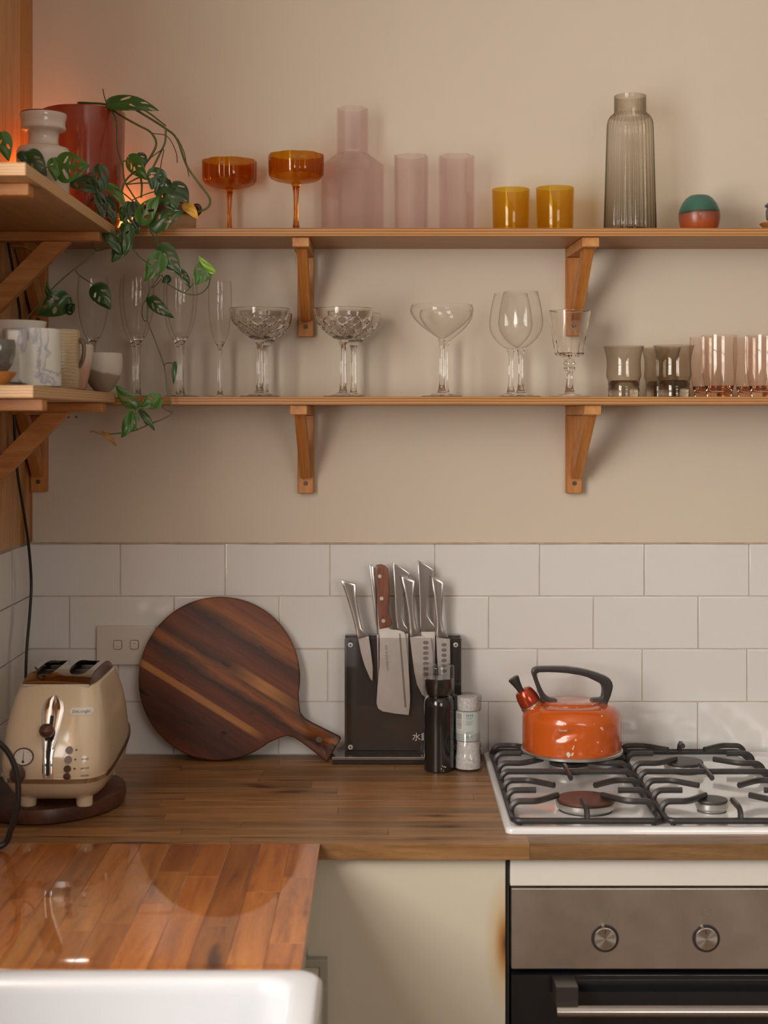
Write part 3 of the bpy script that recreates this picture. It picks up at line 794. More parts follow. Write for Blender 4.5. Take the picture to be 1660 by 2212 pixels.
# chrome hood: arched from front to back
bm = bmesh.new(); nx, ny = 48, 64; gridv = []
def hood_z(u, w): # u 0..1 front to back, w -1..1 across
    return TZ+.1935+.0165*(1-abs(2*u-1)**3.2)*(1-.10*w*w)
for j in range(ny+1):
    u = j/ny; y = -.4845+(.4845-.2855)*u
    gridv.append([bm.verts.new((TX+.0525*(2*i/nx-1), y, hood_z(u, 2*i/nx-1))) for i in range(nx+1)])
def in_slot(u, w):
    for c in (-.50, .50):
        q = abs((w-c)/.325)**3.0+abs((u-.51)/.37)**3.6
        if q < 1: return True
    return False
for j in range(ny):
    for i in range(nx):
        u, w = (j+.5)/ny, 2*(i+.5)/nx-1
        if in_slot(u, w): continue
        bm.faces.new([gridv[j][i], gridv[j][i+1], gridv[j+1][i+1], gridv[j+1][i]])
bmesh.ops.delete(bm, geom=[v for v in bm.verts if not v.link_faces], context='VERTS')
# snap the slot rims to smooth ovals
for v in bm.verts:
    if v.is_boundary:
        w = (v.co.x-TX)/.0525; u = (v.co.y+.4845)/(.4845-.2855)
        if abs(w) < .97 and .03 < u < .97:
            c = -.5 if w < 0 else .5; q = (abs((w-c)/.325)**3.0+abs((u-.51)/.37)**3.6)**(1/3.3)
            if q > 1.25 or q < .8: continue
            w2, u2 = c+(w-c)/q, .51+(u-.51)/q
            v.co = Vector((TX+.0525*w2, -.4845+.199*u2, hood_z(u2, w2)))
ret = bmesh.ops.extrude_face_region(bm, geom=bm.faces[:])
for v in [g for g in ret['geom'] if isinstance(g, bmesh.types.BMVert)]: v.co.z -= .004
bmesh.ops.recalc_face_normals(bm, faces=bm.faces[:])
hood = from_bm('chrome_top', bm, M_chrome, to, True, None, 40)
for s in (-1, 1):   # brown cheeks beside the hood
    pts = [(-.4835+.197*k/16, TZ+.1922+.0150*(1-abs(2*k/16-1)**3.0)) for k in range(17)]
    bm = bmesh.new(); a = [bm.verts.new((TX+s*.0528, y, z)) for y, z in pts]; b_ = [bm.verts.new((TX+s*(.0528+.0078*math.sqrt(max(0, 1-((y+.385)/.0986)**4))), y, TZ+.1922+(z-TZ-.1922)*.25)) for y, z in pts]
    c_ = [bm.verts.new((TX+s*.0528, y, TZ+.1915)) for y, z in pts]
    for k in range(16):
        bm.faces.new([a[k], a[k+1], b_[k+1], b_[k]]); bm.faces.new([a[k], c_[k], c_[k+1], a[k+1]]); bm.faces.new([b_[k], b_[k+1], c_[k+1], c_[k]])
    bmesh.ops.recalc_face_normals(bm, faces=bm.faces[:])
    from_bm('cheek', bm, M_tbrown, to, True, None, 40)
box('slot_floor', TX-.052, TX+.052, -.476, -.294, TZ+.1926, TZ+.1932, M_dark, to)
for s in (-1, 1):
    for dy in (-.43, -.385, -.34):
        box('bread_guide', TX+s*.0262-.015, TX+s*.0262+.015, dy-.0012, dy+.0012, TZ+.1934, TZ+.200, M_steel_h, to)
for fx, fy in ((-.045, -.495), (.045, -.495), (-.045, -.29), (.045, -.29)):
    lathe('foot', [(0, 0), (.0122, 0), (.0132, .003), (.0134, .016), (0, .016)], (TX+fx, fy+.012, TZ), M_tcream, to, 28)
# front furniture, each piece lying on the sloping face
def fy(z, dx=0):
    hx, yf, yb = tsec(z); n = 5.0+1.0*(z/.19); cy, hy = (yf+yb)/2, (yb-yf)/2
    return cy-hy*(max(0, 1-abs(dx/hx)**n))**(1/n)
def on_face(name, poly, mat, out, parent, label=None, base=.0):
    """polygon in (dx, z) lifted out from the front face by out"""
    bm = bmesh.new(); n = len(poly); cx = sum(p[0] for p in poly)/n; cz = sum(p[1] for p in poly)/n; NR = 5
    rings = [[bm.verts.new((TX+cx+(x-cx)*j/NR, fy(cz+(z-cz)*j/NR, cx+(x-cx)*j/NR)-out-base, TZ+cz+(z-cz)*j/NR)) for x, z in poly] for j in range(1, NR+1)]
    rings.append([bm.verts.new((TX+x, fy(z, x)+.001-base, TZ+z)) for x, z in poly])
    ce = bm.verts.new((TX+cx, fy(cz, cx)-out-base, TZ+cz))
    for k in range(n):
        bm.faces.new([rings[0][k], rings[0][(k+1) % n], ce])
        for j in range(NR): bm.faces.new([rings[j][k], rings[j+1][k], rings[j+1][(k+1) % n], rings[j][(k+1) % n]])
    bmesh.ops.recalc_face_normals(bm, faces=bm.faces[:])
    return from_bm(name, bm, mat, parent, True, label, 30)
# lever plate: drop shape
bm = bmesh.new(); rowsL = []
for j in range(25):
    z = .058+(.178-.058)*j/24
    if z < .155: hw = .0085+.0092*max(0, (z-.095)/.06)**.9 if z > .095 else .0085
    else: hw = .0177*math.sqrt(max(0, 1-((z-.155)/.0232)**2))
    hw = max(hw, .0006)
    rowsL.append([bm.verts.new((TX+hw*t, fy(z, hw*t)-.0004-.0022*(1-abs(t)**4)+.0055*math.exp(-(t/.28)**2)*.35, TZ+z)) for t in [k/6-1 for k in range(13)]])
for j in range(24):
    for k in range(12): bm.faces.new([rowsL[j][k], rowsL[j][k+1], rowsL[j+1][k+1], rowsL[j+1][k]])
bmesh.ops.recalc_face_normals(bm, faces=bm.faces[:])
lp = from_bm('lever_plate', bm, M_chrome, to, True, 'chrome drop-shaped lever plate')
bm = bmesh.new(); rowsL = []
for j in range(17):
    z = .062+(.150-.062)*j/16
    rowsL.append([bm.verts.new((TX+h, fy(z, h)-.0028, TZ+z)) for h in (-.0022, .0022)])
for j in range(16): bm.faces.new([rowsL[j][0], rowsL[j][1], rowsL[j+1][1], rowsL[j+1][0]])
from_bm('lever_slot', bm, M_dark, to)
lev = lathe('lever', [(0, -.0108), (.006, -.010), (.0105, -.006), (.0125, 0), (.0105, .006), (.006, .010), (0, .0108)], (TX-.0028, fy(.130)-.014, TZ+.131), M_tbrown, to, 32)
tube('lever_stem', [(TX-.001, fy(.13)-.001, TZ+.131), (TX-.001, fy(.13)-.010, TZ+.131)], .003, M_chrome, to, 10, 0)
# thermometer dial, knob, buttons, badge
def ell(cx, cz, rx, rz, n=28): return [(cx+rx*math.cos(2*PI*k/n), cz+rz*math.sin(2*PI*k/n)) for k in range(n)]
M_dial = plain('dial_white', (.72, .70, .66, 1), .4)
dl = on_face('dial', ell(-.0385, .0905, .0165, .0135), M_tbrown, .0018, to)
on_face('dial_face', ell(-.0385, .0905, .0142, .0115), M_dial, .0024, dl)
for k in range(7):
    a = math.radians(200-k*37); px_, pz_ = -.0385+.0115*math.cos(a), .0905+.009*math.sin(a)
    on_face('dial_mark', ell(px_, pz_, .0004, .0009, 6), M_dark, .0028, dl)
on_face('dial_needle', [(-.0390, .083), (-.0378, .083), (-.0380, .099), (-.0387, .099)], M_dark, .0028, dl)
on_face('dial_bulb', ell(-.0385, .0835, .0022, .002, 12), M_dark, .0029, dl)
kb = lathe('browning_knob', [(0, -.0125), (.008, -.011), (.012, -.005), (.0125, 0), (.012, .005), (.008, .011), (0, .0125)], (TX-.045, fy(.066, -.045)-.010, TZ+.066), M_tbrown, to, 32)
for i, z in enumerate((.1005, .0865, .0725, .0605)):
    r_ = .0056
    b1 = on_face('button', ell(.0325-.0008*i, z, r_, r_, 20), M_tbrown, .0028, to)
    if i < 3: on_face('button_light', ell(.0435-.0008*i, z, .0017, .0015, 10), M_tbrown, .0008, to)
bp = [(.0455+.0125+.0052*math.cos(a), .1555+.0052*math.sin(a)) for a in [PI*k/10-PI/2 for k in range(11)]]
bp += [(.0455+.0125-.025*k/8, .1607) for k in range(1, 8)]
bp += [(.0455-.0125-.0052*math.cos(a), .1555-.0052*math.sin(a)) for a in [PI*k/10-PI/2 for k in range(11)]]
bp += [(.0455-.0125+.025*k/8, .1503) for k in range(1, 8)]
bd = on_face('badge', bp, M_dial, .0010, to, 'pale oval maker badge')
def face_text(body, size, x, z, mat, lift, parent):
    yaw = math.atan2(fy(z, x+.008)-fy(z, x-.008), .016); tilt = math.atan2(fy(z+.004, x)-fy(z-.004, x), .008)
    return text('lettering', body, size, (TX+x, fy(z, x)-lift, TZ+z), (PI/2-tilt, 0, yaw), mat, parent, .0003)
face_text('DeLonghi', .0072, .0455, .1555, plain('badge_grey', (.35, .30, .26, 1), .4), .0016, to)
for i, (w_, z) in enumerate((('REHEAT', .0865), ('DEFROST', .0725), ('CANCEL', .0610))):
    face_text(w_, .0034, .0575, z, M_print, .0006, to)
# black cord loop at the left
pts = [W(-38, 1588, -.66), W(-12, 1598, -.652), (W(12, 1618, -.645)), W(30, 1650, -.64), W(39, 1695, -.638), W(36, 1750, -.636), W(22, 1795, -.634), W(4, 1826, -.634)]
end = Vector((-.62, -.66, BZ+.0052)); end2 = Vector((-.672, -.70, BZ+.0052))
tag(tube('power_cord', [Vector((-.676, -.66, 1.09))]+pts+[end, end2], .0047, M_cable, None, 10), 'thick black power cord looping in front of the toaster', 'cord')

# ================================================================== CORD DOWN THE CORNER
def cordp(x, y):
    s = (HX-x)/.6665; Y = F/s+CAM_Y; return Vector((-.6665, Y, EYE+(HY-y)/s))
cp = [cordp(8, 470), cordp(24, 560), cordp(38, 640), cordp(44, 700), cordp(36, 790), cordp(31, 880), cordp(33, 960), cordp(39, 1030), cordp(52, 1110), cordp(62, 1180), cordp(67.5, 1260), cordp(64, 1330), cordp(58, 1400), cordp(55.5, 1470), cordp(54, 1560), cordp(54, 1600)]
cp.append(Vector((-.664, -.08, BZ+.02)))
tag(tube('lamp_cord', cp, .0028, M_cable, None, 8), 'thin black cord hanging down the left corner from behind the side shelves', 'cord')

# ================================================================== ROUND CHOPPING BOARD
m, nt, b = newmat('walnut_board')
tc = N(nt, 'ShaderNodeTexCoord'); mp = N(nt, 'ShaderNodeMapping'); nt.links.new(tc.outputs['Object'], mp.inputs[0])
sep = N(nt, 'ShaderNodeSeparateXYZ'); nt.links.new(mp.outputs[0], sep.inputs[0])
nz = noise_n(nt, coords(nt, (3, 9, 9)), 3.0, 5, .55)
ad = N(nt, 'ShaderNodeMath', operation='MULTIPLY_ADD'); nt.links.new(nz, ad.inputs[0]); ad.inputs[1].default_value = .045
nt.links.new(sep.outputs['Z'], ad.inputs[2])
mr = N(nt, 'ShaderNodeMapRange'); nt.links.new(ad.outputs[0], mr.inputs[0]); mr.inputs[1].default_value = -.1335; mr.inputs[2].default_value = .1785
dkc, rd, lt, og = (.050, .014, .006, 1), (.150, .036, .011, 1), (.45, .20, .060, 1), (.27, .085, .020, 1)
rp = ramp(nt, mr.outputs[0], [(0, rd), (.10, dkc), (.22, (.08, .022, .010, 1)), (.40, rd), (.48, (.04, .012, .006, 1)), (.53, og), (.58, dkc), (.66, rd), (.78, dkc), (.86, og), (.93, (.16, .045, .014, 1)), (1, rd)])
gn = noise_n(nt, coords(nt, (2, 40, 40)), 5, 6, .65, .5)
col = mix(nt, .75, rp.outputs[0], ramp(nt, gn, [(.3, (.5, .42, .38, 1)), (.5, (1, 1, 1, 1)), (.7, (1.25, 1.15, 1.0, 1))]).outputs[0], 'MULTIPLY')
kn = noise_n(nt, coords(nt, (5, 12, 12)), 4, 2)
col = mix(nt, 1.0, col, ramp(nt, kn, [(.25, (.12, .1, .09, 1)), (.34, (1, 1, 1, 1))]).outputs[0], 'MULTIPLY')
# the straight pale sapwood streaks
def band(v0, v1, x0, x1, xf=.75):
    q = N(nt, 'ShaderNodeMapping'); nt.links.new(tc.outputs['Object'], q.inputs[0])
    q.inputs['Location'].default_value = (-(x0+x1)/2/((x1-x0)/2), 0, -(v0+v1)/2/((v1-v0)/2))
    q.inputs['Scale'].default_value = (2/(x1-x0), 0, 2/(v1-v0))
    g = N(nt, 'ShaderNodeSeparateXYZ'); nt.links.new(q.outputs[0], g.inputs[0])
    outs = []
    for ax_ in ('X', 'Z'):
        a_ = N(nt, 'ShaderNodeMath', operation='ABSOLUTE'); nt.links.new(g.outputs[ax_], a_.inputs[0])
        e_ = N(nt, 'ShaderNodeMapRange'); nt.links.new(a_.outputs[0], e_.inputs[0])
        e_.inputs[1].default_value = 1.0; e_.inputs[2].default_value = .70 if ax_ == 'Z' else xf; outs.append(e_.outputs[0])
    mu = N(nt, 'ShaderNodeMath', operation='MULTIPLY'); nt.links.new(outs[0], mu.inputs[0]); nt.links.new(outs[1], mu.inputs[1])
    return mu.outputs[0]
lcol = mix(nt, .6, lt, ramp(nt, gn, [(.3, (.55, .45, .4, 1)), (.7, (1.1, 1.0, .9, 1))]).outputs[0], 'MULTIPLY')
col = mix(nt, band(-.0590, -.0440, -.17, .135), col, lcol)
col = mix(nt, band(.018, .042, .000, .170, .05), col, lcol)
nt.links.new(col, b.inputs['Base Color']); b.inputs['Roughness'].default_value = .5; b.inputs['Coat Weight'].default_value = 0
bump(nt, b, gn, .08)
M_board = m
R0 = .1535; Lh = .2570; hw = .0195; he = .0262
poly = []
a0 = math.radians(20.5)
for k in range(73):
    a = a0+(2*PI-2*a0)*k/72; poly.append((R0*math.cos(a), R0*math.sin(a)))
neck = [(.158, -.034), (.166, -.0250), (.178, -.0205), (.195, -.0208), (Lh-.004, -he), (Lh, -he+.003), (Lh, he-.003), (Lh-.004, he), (.195, .0208), (.178, .0205), (.166, .0250), (.158, .034)]
poly += neck
bm = prism('b', poly, -.008, .008, M_board, None, .003, 3, ret=True)
chop = from_bm('chopping_board', bm, M_board, None, True, None, 35)
cutter = cyl_y('c', .222, 0, .0062, -.02, .02, M_board, None, 24)
cut(chop, [cutter])
lean = math.radians(7.5)
bc = W(475, 1470, -.031)
chop.rotation_mode = 'XYZ'
chop.matrix_world = Matrix.Translation((bc.x, -.0350, BZ+.1535*math.cos(lean)+.0015)) @ Matrix.Rotation(-lean, 4, 'X') @ Matrix.Rotation(math.radians(31.2), 4, 'Y')
tag(chop, 'round dark wooden chopping board with pale streak and handle, leaning on the tiles', 'board')

# ================================================================== SWITCH PLATE
sw = thing('switch_plate', 'cream double wall switch plate on the tiles behind the chopping board', 'switch', ((272-HX)/1121, 0, EYE-.436))
x0, x1 = (208-HX)/1124, (337-HX)/1124; z1, z0 = EYE-(1352-HY)/1124, EYE-(1437-HY)/1124
box('plate', x0, x1, -.0095, -.0002, z0, z1, M_switch, sw, .003, 3)
for px_ in (253.5, 289.5):
    X = (px_-HX)/1127; zc = EYE-(1393.5-HY)/1127
    poly = [(p[0], p[1]) for p in rrect(X, zc, .0082, .0088, .0035, 0, 4)]
    r0 = prism('rocker', poly, -.0105, -.0092, M_dark, sw)
    poly = [(p[0], p[1]) for p in rrect(X, zc, .0075, .0081, .003, 0, 4)]
    prism('rocker_face', poly, -.0128, -.010, M_switch, r0, .0012, 2)
    box('rocker_mark', X-.003, X+.003, -.0131, -.0127, zc+(-.004 if px_ < 270 else .0025), zc+(-.0032 if px_ < 270 else .0033), M_print, r0)

# ================================================================== KNIFE BLOCK
kb = thing('knife_block', 'flat dark acrylic knife block on a steel foot, full of knives', 'knife block', (.036, -.045, BZ))
M_smoke_body = plain('dark_block_body', (.060, .052, .052, 1), .12, var=.1, coat=.6)
M_acryl = thin_glass('clear_acrylic', (.93, .92, .92, 1), (.45, .45, .47, 1), 1.4, .02)
box('foot_rubber', -.0965, .1560, -.0840, -.006, BZ+.0002, BZ+.0085, M_cable, kb, .001)
box('foot_plate', -.0970, .1565, -.0845, -.0055, BZ+.0086, BZ+.0145, M_steel_h, kb, .001, 2)
kx0, kx1, kzt, kzb = -.0744, .1461, 1.1345, BZ+.0150
box('back_panel', kx0, kx1, -.0320, -.0100, kzb, kzt, M_smoke_body, kb, .0012, 2)
box('front_sheet', kx0, kx1, -.0560, -.0525, kzb, kzt-.002, M_acryl, kb, .0005)
box('spacer', kx0, kx0+.004, -.0523, -.0322, kzb, kzt-.003, M_smoke_body, kb)
box('spacer', kx1-.004, kx1, -.0523, -.0322, kzb, kzt-.003, M_smoke_body, kb)
for X, Zv in ((kx0+.0110, kzt-.0145), (kx1-.0105, kzt-.0145), (kx0+.0110, kzb+.0120), (kx1-.0105, kzb+.012)):
    s_ = cyl_y('screw', X, Zv, .0046, -.0585, -.0562, M_alu, kb, 20, .0006); cyl_y('screw_socket', X, Zv, .0018, -.0588, -.0583, M_dark, s_, 6)
text('lettering', '水銀', .0165, (W(898, 1593, -.0565).x+.010, -.0564, W(898, 1593, -.0565).z), (PI/2, 0, 0), M_whiteprint, kb)
def kp(pts, Y): return [(W(700+x/4.253, 1180+y/4.253, Y).x, W(700+x/4.253, 1180+y/4.253, Y).z) for x, y in pts]
def knife(name, label, hpts, bpts, Y, hm=M_steel_h, ht=.0075, bt=.0009):
    hp = kp(hpts, Y); cxk = sum(p[0] for p in hp)/len(hp); czk = sum(p[1] for p in hp)/len(hp)
    t = thing(name, label, 'knife', (cxk, Y, czk), 'knives in the acrylic block')
    prism('handle', hp, Y-ht, Y+ht, hm, t, .003, 2, soft=min(.0065, ht*.9))
    bl = None
    if bpts: bl = prism('blade', kp(bpts, Y), Y-bt, Y+bt, M_blade, t, .0004, 1)
    return t, bl
YF, YK = -.0430, -.0345   # front row and the tight row behind
knife('paring_knife', 'small steel paring knife at the left end of the block', [(157, 304), (295, 343), (300, 470), (325, 620), (350, 745), (410, 818), (312, 850), (285, 740), (250, 600), (205, 450), (178, 370)],
      [(315, 848), (412, 825), (435, 980), (451, 1120), (448, 1240), (425, 1215), (375, 1100), (340, 980)], YF)
t, bl = knife('cleaver', 'broad cleaver with riveted brown wooden handle', [(485, 172), (530, 166), (568, 182), (592, 208), (598, 300), (607, 400), (603, 480), (597, 560), (606, 640), (630, 705), (618, 735), (512, 758), (500, 640), (490, 480), (470, 260), (468, 200)],
      [(508, 752), (590, 745), (612, 762), (700, 772), (738, 788), (752, 830), (770, 1000), (785, 1200), (794, 1400), (790, 1480), (780, 1552), (660, 1538), (540, 1518), (498, 1490), (483, 1440), (492, 1290), (510, 1100), (512, 900)], YF, wood('cleaver_handle', (.13, .04, .02, 1), (.22, .075, .04, 1), (.30, .11, .06, 1), (20, 20, 2), 6, .35))
for x_, y_ in ((514, 272), (531, 475), (547, 680)):
    p = kp([(x_, y_)], YF)[0]; cyl_y('rivet', p[0], p[1], .0036, YF-.0084, YF-.0070, M_alu, t, 16)
p = kp([(545, 1438)], YF)[0]; cutter = cyl_y('c', p[0]-t.location.x, p[1]-t.location.z, .0056, -.01, .01, M_blade); cut(bl, [cutter])
# back bevel line and engraved marks on the cleaver blade
q = kp([(690, 800), (706, 800), (760, 1480), (742, 1480)], YF)
prism('ground_bevel', q, YF-.00105, YF-.00085, plain('dull_steel', (.36, .33, .31, 1), .4, 1), t)
eng = plain('etched_grey', (.22, .20, .19, 1), .5)
bm = bmesh.new(); rnd = random.Random(3)
for i in range(26):
    yy_ = 905+i*9.5; w_ = rnd.uniform(4, 15); q = kp([(572-w_+i*.6, yy_), (572+w_+i*.6, yy_), (572+w_+i*.6, yy_+4), (572-w_+i*.6, yy_+4)], YF)
    bm_box(bm, min(a[0] for a in q), max(a[0] for a in q), YF-.0011, YF-.0009, min(a[1] for a in q), max(a[1] for a in q))
from_bm('etched_marks', bm, eng, t)
knife('carving_knife', 'narrow steel knife hidden behind the cleaver, only its grip showing', [(415, 165), (440, 172), (470, 200), (485, 350), (500, 810), (485, 812), (462, 600), (430, 330)], [(486, 812), (505, 812), (505, 1100), (498, 1300)], YK, ht=.0015)
knife('bread_knife', 'steel-handled knife just right of the cleaver, behind the santoku', [(638, 152), (720, 195), (792, 250), (775, 290), (745, 420), (722, 560), (722, 650), (745, 720), (776, 752), (776, 802), (678, 772), (660, 640), (648, 400)], [(690, 800), (776, 802), (782, 1100), (776, 1400), (740, 1300), (705, 1000)], YK, ht=.0015)
t, bl = knife('santoku_knife', 'steel santoku with dimpled blade, third front handle from the left', [(710, 275), (770, 284), (838, 312), (830, 450), (835, 620), (852, 740), (888, 815), (792, 835), (782, 740), (768, 600), (740, 430)],
      [(790, 832), (880, 822), (985, 850), (1003, 1000), (1005, 1420), (960, 1410), (900, 1360), (855, 1270), (830, 1150), (810, 1000)], YF)
for k in range(7):
    p = kp([(937, 885+k*48)], YF)[0]; q_ = [(p[0]+.0056*math.cos(a*PI/8), p[1]+.0036*math.sin(a*PI/8)) for a in range(16)]
    prism('blade_dimple', q_, YF-.00112, YF-.0009, plain('dimple', (.42, .39, .37, 1), .35, 1) if k == 0 else MATS['dimple'], t)
knife('chef_knife', 'tallest steel handle, right of centre in the rear slot', [(862, 124), (940, 165), (1010, 215), (990, 260), (965, 400), (950, 540), (955, 630), (990, 690), (1025, 735), (1025, 778), (885, 782), (878, 500), (868, 280)], [(890, 784), (1024, 784), (1020, 1100), (1010, 1500), (960, 1400), (905, 1000)], YK, ht=.0015)
t, bl = knife('utility_knife', 'rightmost steel knife with dimpled blade', [(985, 275), (1045, 290), (1105, 328), (1095, 500), (1085, 660), (1100, 760), (1145, 835), (1035, 835), (1028, 660), (1008, 450)],
      [(1032, 835), (1160, 850), (1163, 1100), (1160, 1330), (1110, 1400), (1060, 1280), (1040, 1000)], YF)
for k in range(6):
    p = kp([(1105, 905+k*48)], YF)[0]; q_ = [(p[0]+.0052*math.cos(a*PI/8), p[1]+.0034*math.sin(a*PI/8)) for a in range(16)]
    prism('blade_dimple', q_, YF-.00112, YF-.0009, MATS['dimple'], t)

# ================================================================== PEPPER MILL, SALT GRINDER
px0, py0 = (948.5-HX)/S(-.125), -.125
pm = thing('pepper_mill', 'tall black pepper mill under a clear cap, in front of the knife block', 'mill', (px0, py0, BZ))
M_pep = plain('black_mill', (.016, .013, .012, 1), .16, coat=.5, var=.2)
lathe('body', [(0, .0003), (.0262, .0003), (.0275, .002), (.0277, .05), (.0277, .118), (.0272, .128), (.0245, .134), (.0215, .1365), (0, .137)], (px0, py0, BZ), M_pep, pm, 56)
lathe('head', [(0, .1372), (.018, .1372), (.0225, .140), (.0255, .148), (.0262, .158), (.0262, .1685), (.0250, .1700), (0, .1702)], (px0, py0, BZ), M_pep, pm, 56)
M_clearcap = thin_glass('clear_plastic', (.93, .93, .93, 1), (.55, .55, .55, 1), 1.6, .03)
lathe('clear_cap', [(.0282, .136), (.0286, .15), (.0285, .188), (.0278, .1925), (.0255, .194), (0, .1945)], (px0, py0, BZ), M_clearcap, pm, 56)
bm = bmesh.new()
rnd = random.Random(5)
for i in range(7):
    a = -PI/2+.28+rnd.uniform(-.16, .16); z = .008+rnd.uniform(-.005, .006); r = .0278
    bmesh.ops.create_icosphere(bm, subdivisions=1, radius=.0009*rnd.uniform(.6, 1.3), matrix=Matrix.Translation((px0+r*math.cos(a), py0+r*math.sin(a), BZ+z)))
from_bm('paint_chip', bm, M_whiteprint, pm)
gx, gy = (1011-HX)/S(-.118), -.118
sg = thing('salt_grinder', 'clear salt grinder with pale green label, between pepper mill and hob', 'grinder', (gx, gy, BZ))
M_salt = plain('coarse_salt', (.70, .68, .66, 1), .7, var=.2, vscale=180, bmp=.6, bscale=220)
M_gcl = thin_glass('grinder_glass', (.90, .90, .90, 1), (.45, .45, .45, 1), 2.2, .05)
rib = lambda a, z, r: r*(1+.025*abs(math.sin(a*6))) if z < .034 or z > .118 else r
lathe('jar', [(.022, .0003), (.0245, .003), (.0245, .026), (.0225, .033), (.0215, .042), (.0232, .047), (.0232, .052), (.0210, .056), (.0205, .118)], (gx, gy, BZ), M_gcl, sg, 48, rib)
lathe('salt', [(0, .003), (.021, .004), (.021, .026), (.0195, .034), (.0190, .052), (.0188, .058), (0, .058)], (gx, gy, BZ), M_salt, sg, 40)
lathe('cap', [(.0205, .1185), (.0225, .120), (.0228, .136), (.0232, .142), (.0226, .1485), (.0200, .150), (0, .1505)], (gx, gy, BZ), M_gcl, sg, 48, rib)
lathe('cap_core', [(0, .119), (.017, .119), (.018, .124), (.018, .145), (0, .146)], (gx, gy, BZ), M_salt, sg, 32)
M_lab = plain('pale_green_label', (.50, .545, .53, 1), .45, var=.03); M_lab2 = plain('blue_print', (.12, .17, .19, 1), .5)
lb_ = lathe('label', [(.02085, .060), (.02085, .117)], (gx, gy, BZ), M_lab, sg, 48, label='pale green printed label')
lathe('label_core', [(0, .0595), (.0195, .0595), (.0195, .1175), (0, .1175)], (gx, gy, BZ), M_salt, sg, 32)
def arc_bar(bm, a0, a1, z0, z1, r=.0211, n=5):
    for i in range(n):
        A, B = a0+(a1-a0)*i/n, a0+(a1-a0)*(i+1)/n
        bm.faces.new([bm.verts.new((gx+r*math.cos(t_), gy+r*math.sin(t_), BZ+z_)) for t_, z_ in ((A, z0), (B, z0), (B, z1), (A, z1))])
bm = bmesh.new(); arc_bar(bm, -PI/2-1.15, -PI/2-.45, .082, .116, .02095); from_bm('barcode_field', bm, M_whiteprint, lb_)
bm = bmesh.new(); z = .084; rnd = random.Random(9)
while z < .114:
    h_ = rnd.choice((.0005, .0009, .0014)); arc_bar(bm, -PI/2-1.08, -PI/2-.55, z, z+h_); z += h_+rnd.choice((.0007, .0011))
for z, w_ in ((.1065, .6), (.1045, .5), (.100, .62), (.0975, .5), (.095, .55), (.0925, .45), (.078, .6), (.0755, .4), (.070, .55), (.0675, .5), (.065, .35)):
    arc_bar(bm, -PI/2-.20, -PI/2-.20+w_, z, z+.0007)
for k, a_ in enumerate((0, .14, .30, .44)):
    arc_bar(bm, -PI/2-.16+a_, -PI/2-.10+a_, .109, .1135, n=1); arc_bar(bm, -PI/2-.16+a_, -PI/2-.06+a_, .1125, .1135, n=1)
from_bm('label_print', bm, M_lab2, lb_)

sg.scale = (1.09, 1.09, .925)
# ================================================================== GLASSWARE
G_clear = thin_glass('clear_glass', (.997, .995, .99, 1), (.40, .35, .30, 1), 1.15, .012, 5.0)
G_solid = solid_glass('clear_glass_solid', (1, .99, .975, 1))
G_amber = thin_glass('amber_glass', (.88, .59, .11, 1), (.72, .36, .035, 1), 1.6, .02, 1.4, diff=.08)
G_amber_s = plain('amber_glass_stem', (.30, .055, .008, 1), .08, coat=.6)
G_amber_sg = solid_glass('amber_stem_glass', (.80, .30, .05, 1))
G_pink = thin_glass('pink_glass', (.982, .945, .95, 1), (.90, .79, .80, 1), 1.9, .02, 3.0, diff=.05)
G_yellow = thin_glass('yellow_glass', (.97, .82, .29, 1), (.90, .64, .12, 1), 1.5, .03, 1.6, diff=.20)
G_smoke = thin_glass('smoke_glass', (.925, .905, .86, 1), (.42, .38, .31, 1), 1.6, .015, 1.6, low=(0, .17, (.66, .63, .58, 1)))
G_smoke2 = thin_glass('smoke_tumbler_glass', (.80, .755, .69, 1), (.40, .35, .29, 1), 2.0, .015, 2.0)
G_smoke2s = solid_glass('smoke_base', (.62, .56, .49, 1))
G_peach = thin_glass('peach_glass', (.985, .94, .91, 1), (.70, .50, .40, 1), 1.8, .015, 3.0)
G_peach_s = solid_glass('peach_base', (.96, .68, .54, 1))

def at(px, Y, shelf): return Vector(((px-HX)/S(Y), Y, shelf+.0003))
# amber coupes, eight-lobed bowl
def amber():
    t = thing('coupe_glass', 'amber scalloped coupe, left one of the pair on the upper shelf', 'glass', at(496, -.055, UP), 'amber coupe glasses')
    o = t.location
    lob = lambda a, z, r: r*(1+.02-.075*(1-abs(math.sin(a*4+.4)))**1.4*(1 if r > .02 else .3))
    lathe('bowl', [(.004, .094), (.012, .0955), (.026, .098), (.038, .101), (.046, .105), (.0500, .111), (.0508, .120), (.0510, .135), (.0512, .1495), (.0500, .1500), (.0498, .135), (.0488, .118), (.0470, .110)], o, G_amber, t, 96, lob, angle=80)
    lathe('stem', [(0, .0025), (.012, .003), (.0085, .006), (.0058, .016), (.0047, .030), (.0044, .055), (.0050, .075), (.0065, .088), (.0092, .0935), (0, .0945)], o, G_amber_sg, t, 28)
    lathe('foot', [(0, 0), (.030, 0), (.0335, .0008), (.030, .002), (.018, .0035), (.010, .0045)], o, G_amber, t, 48)
    return t
am = amber(); am.scale = (1, 1, .965); dup(am, at(640, -.118, UP), 'amber scalloped coupe beside the pink carafe', .3)
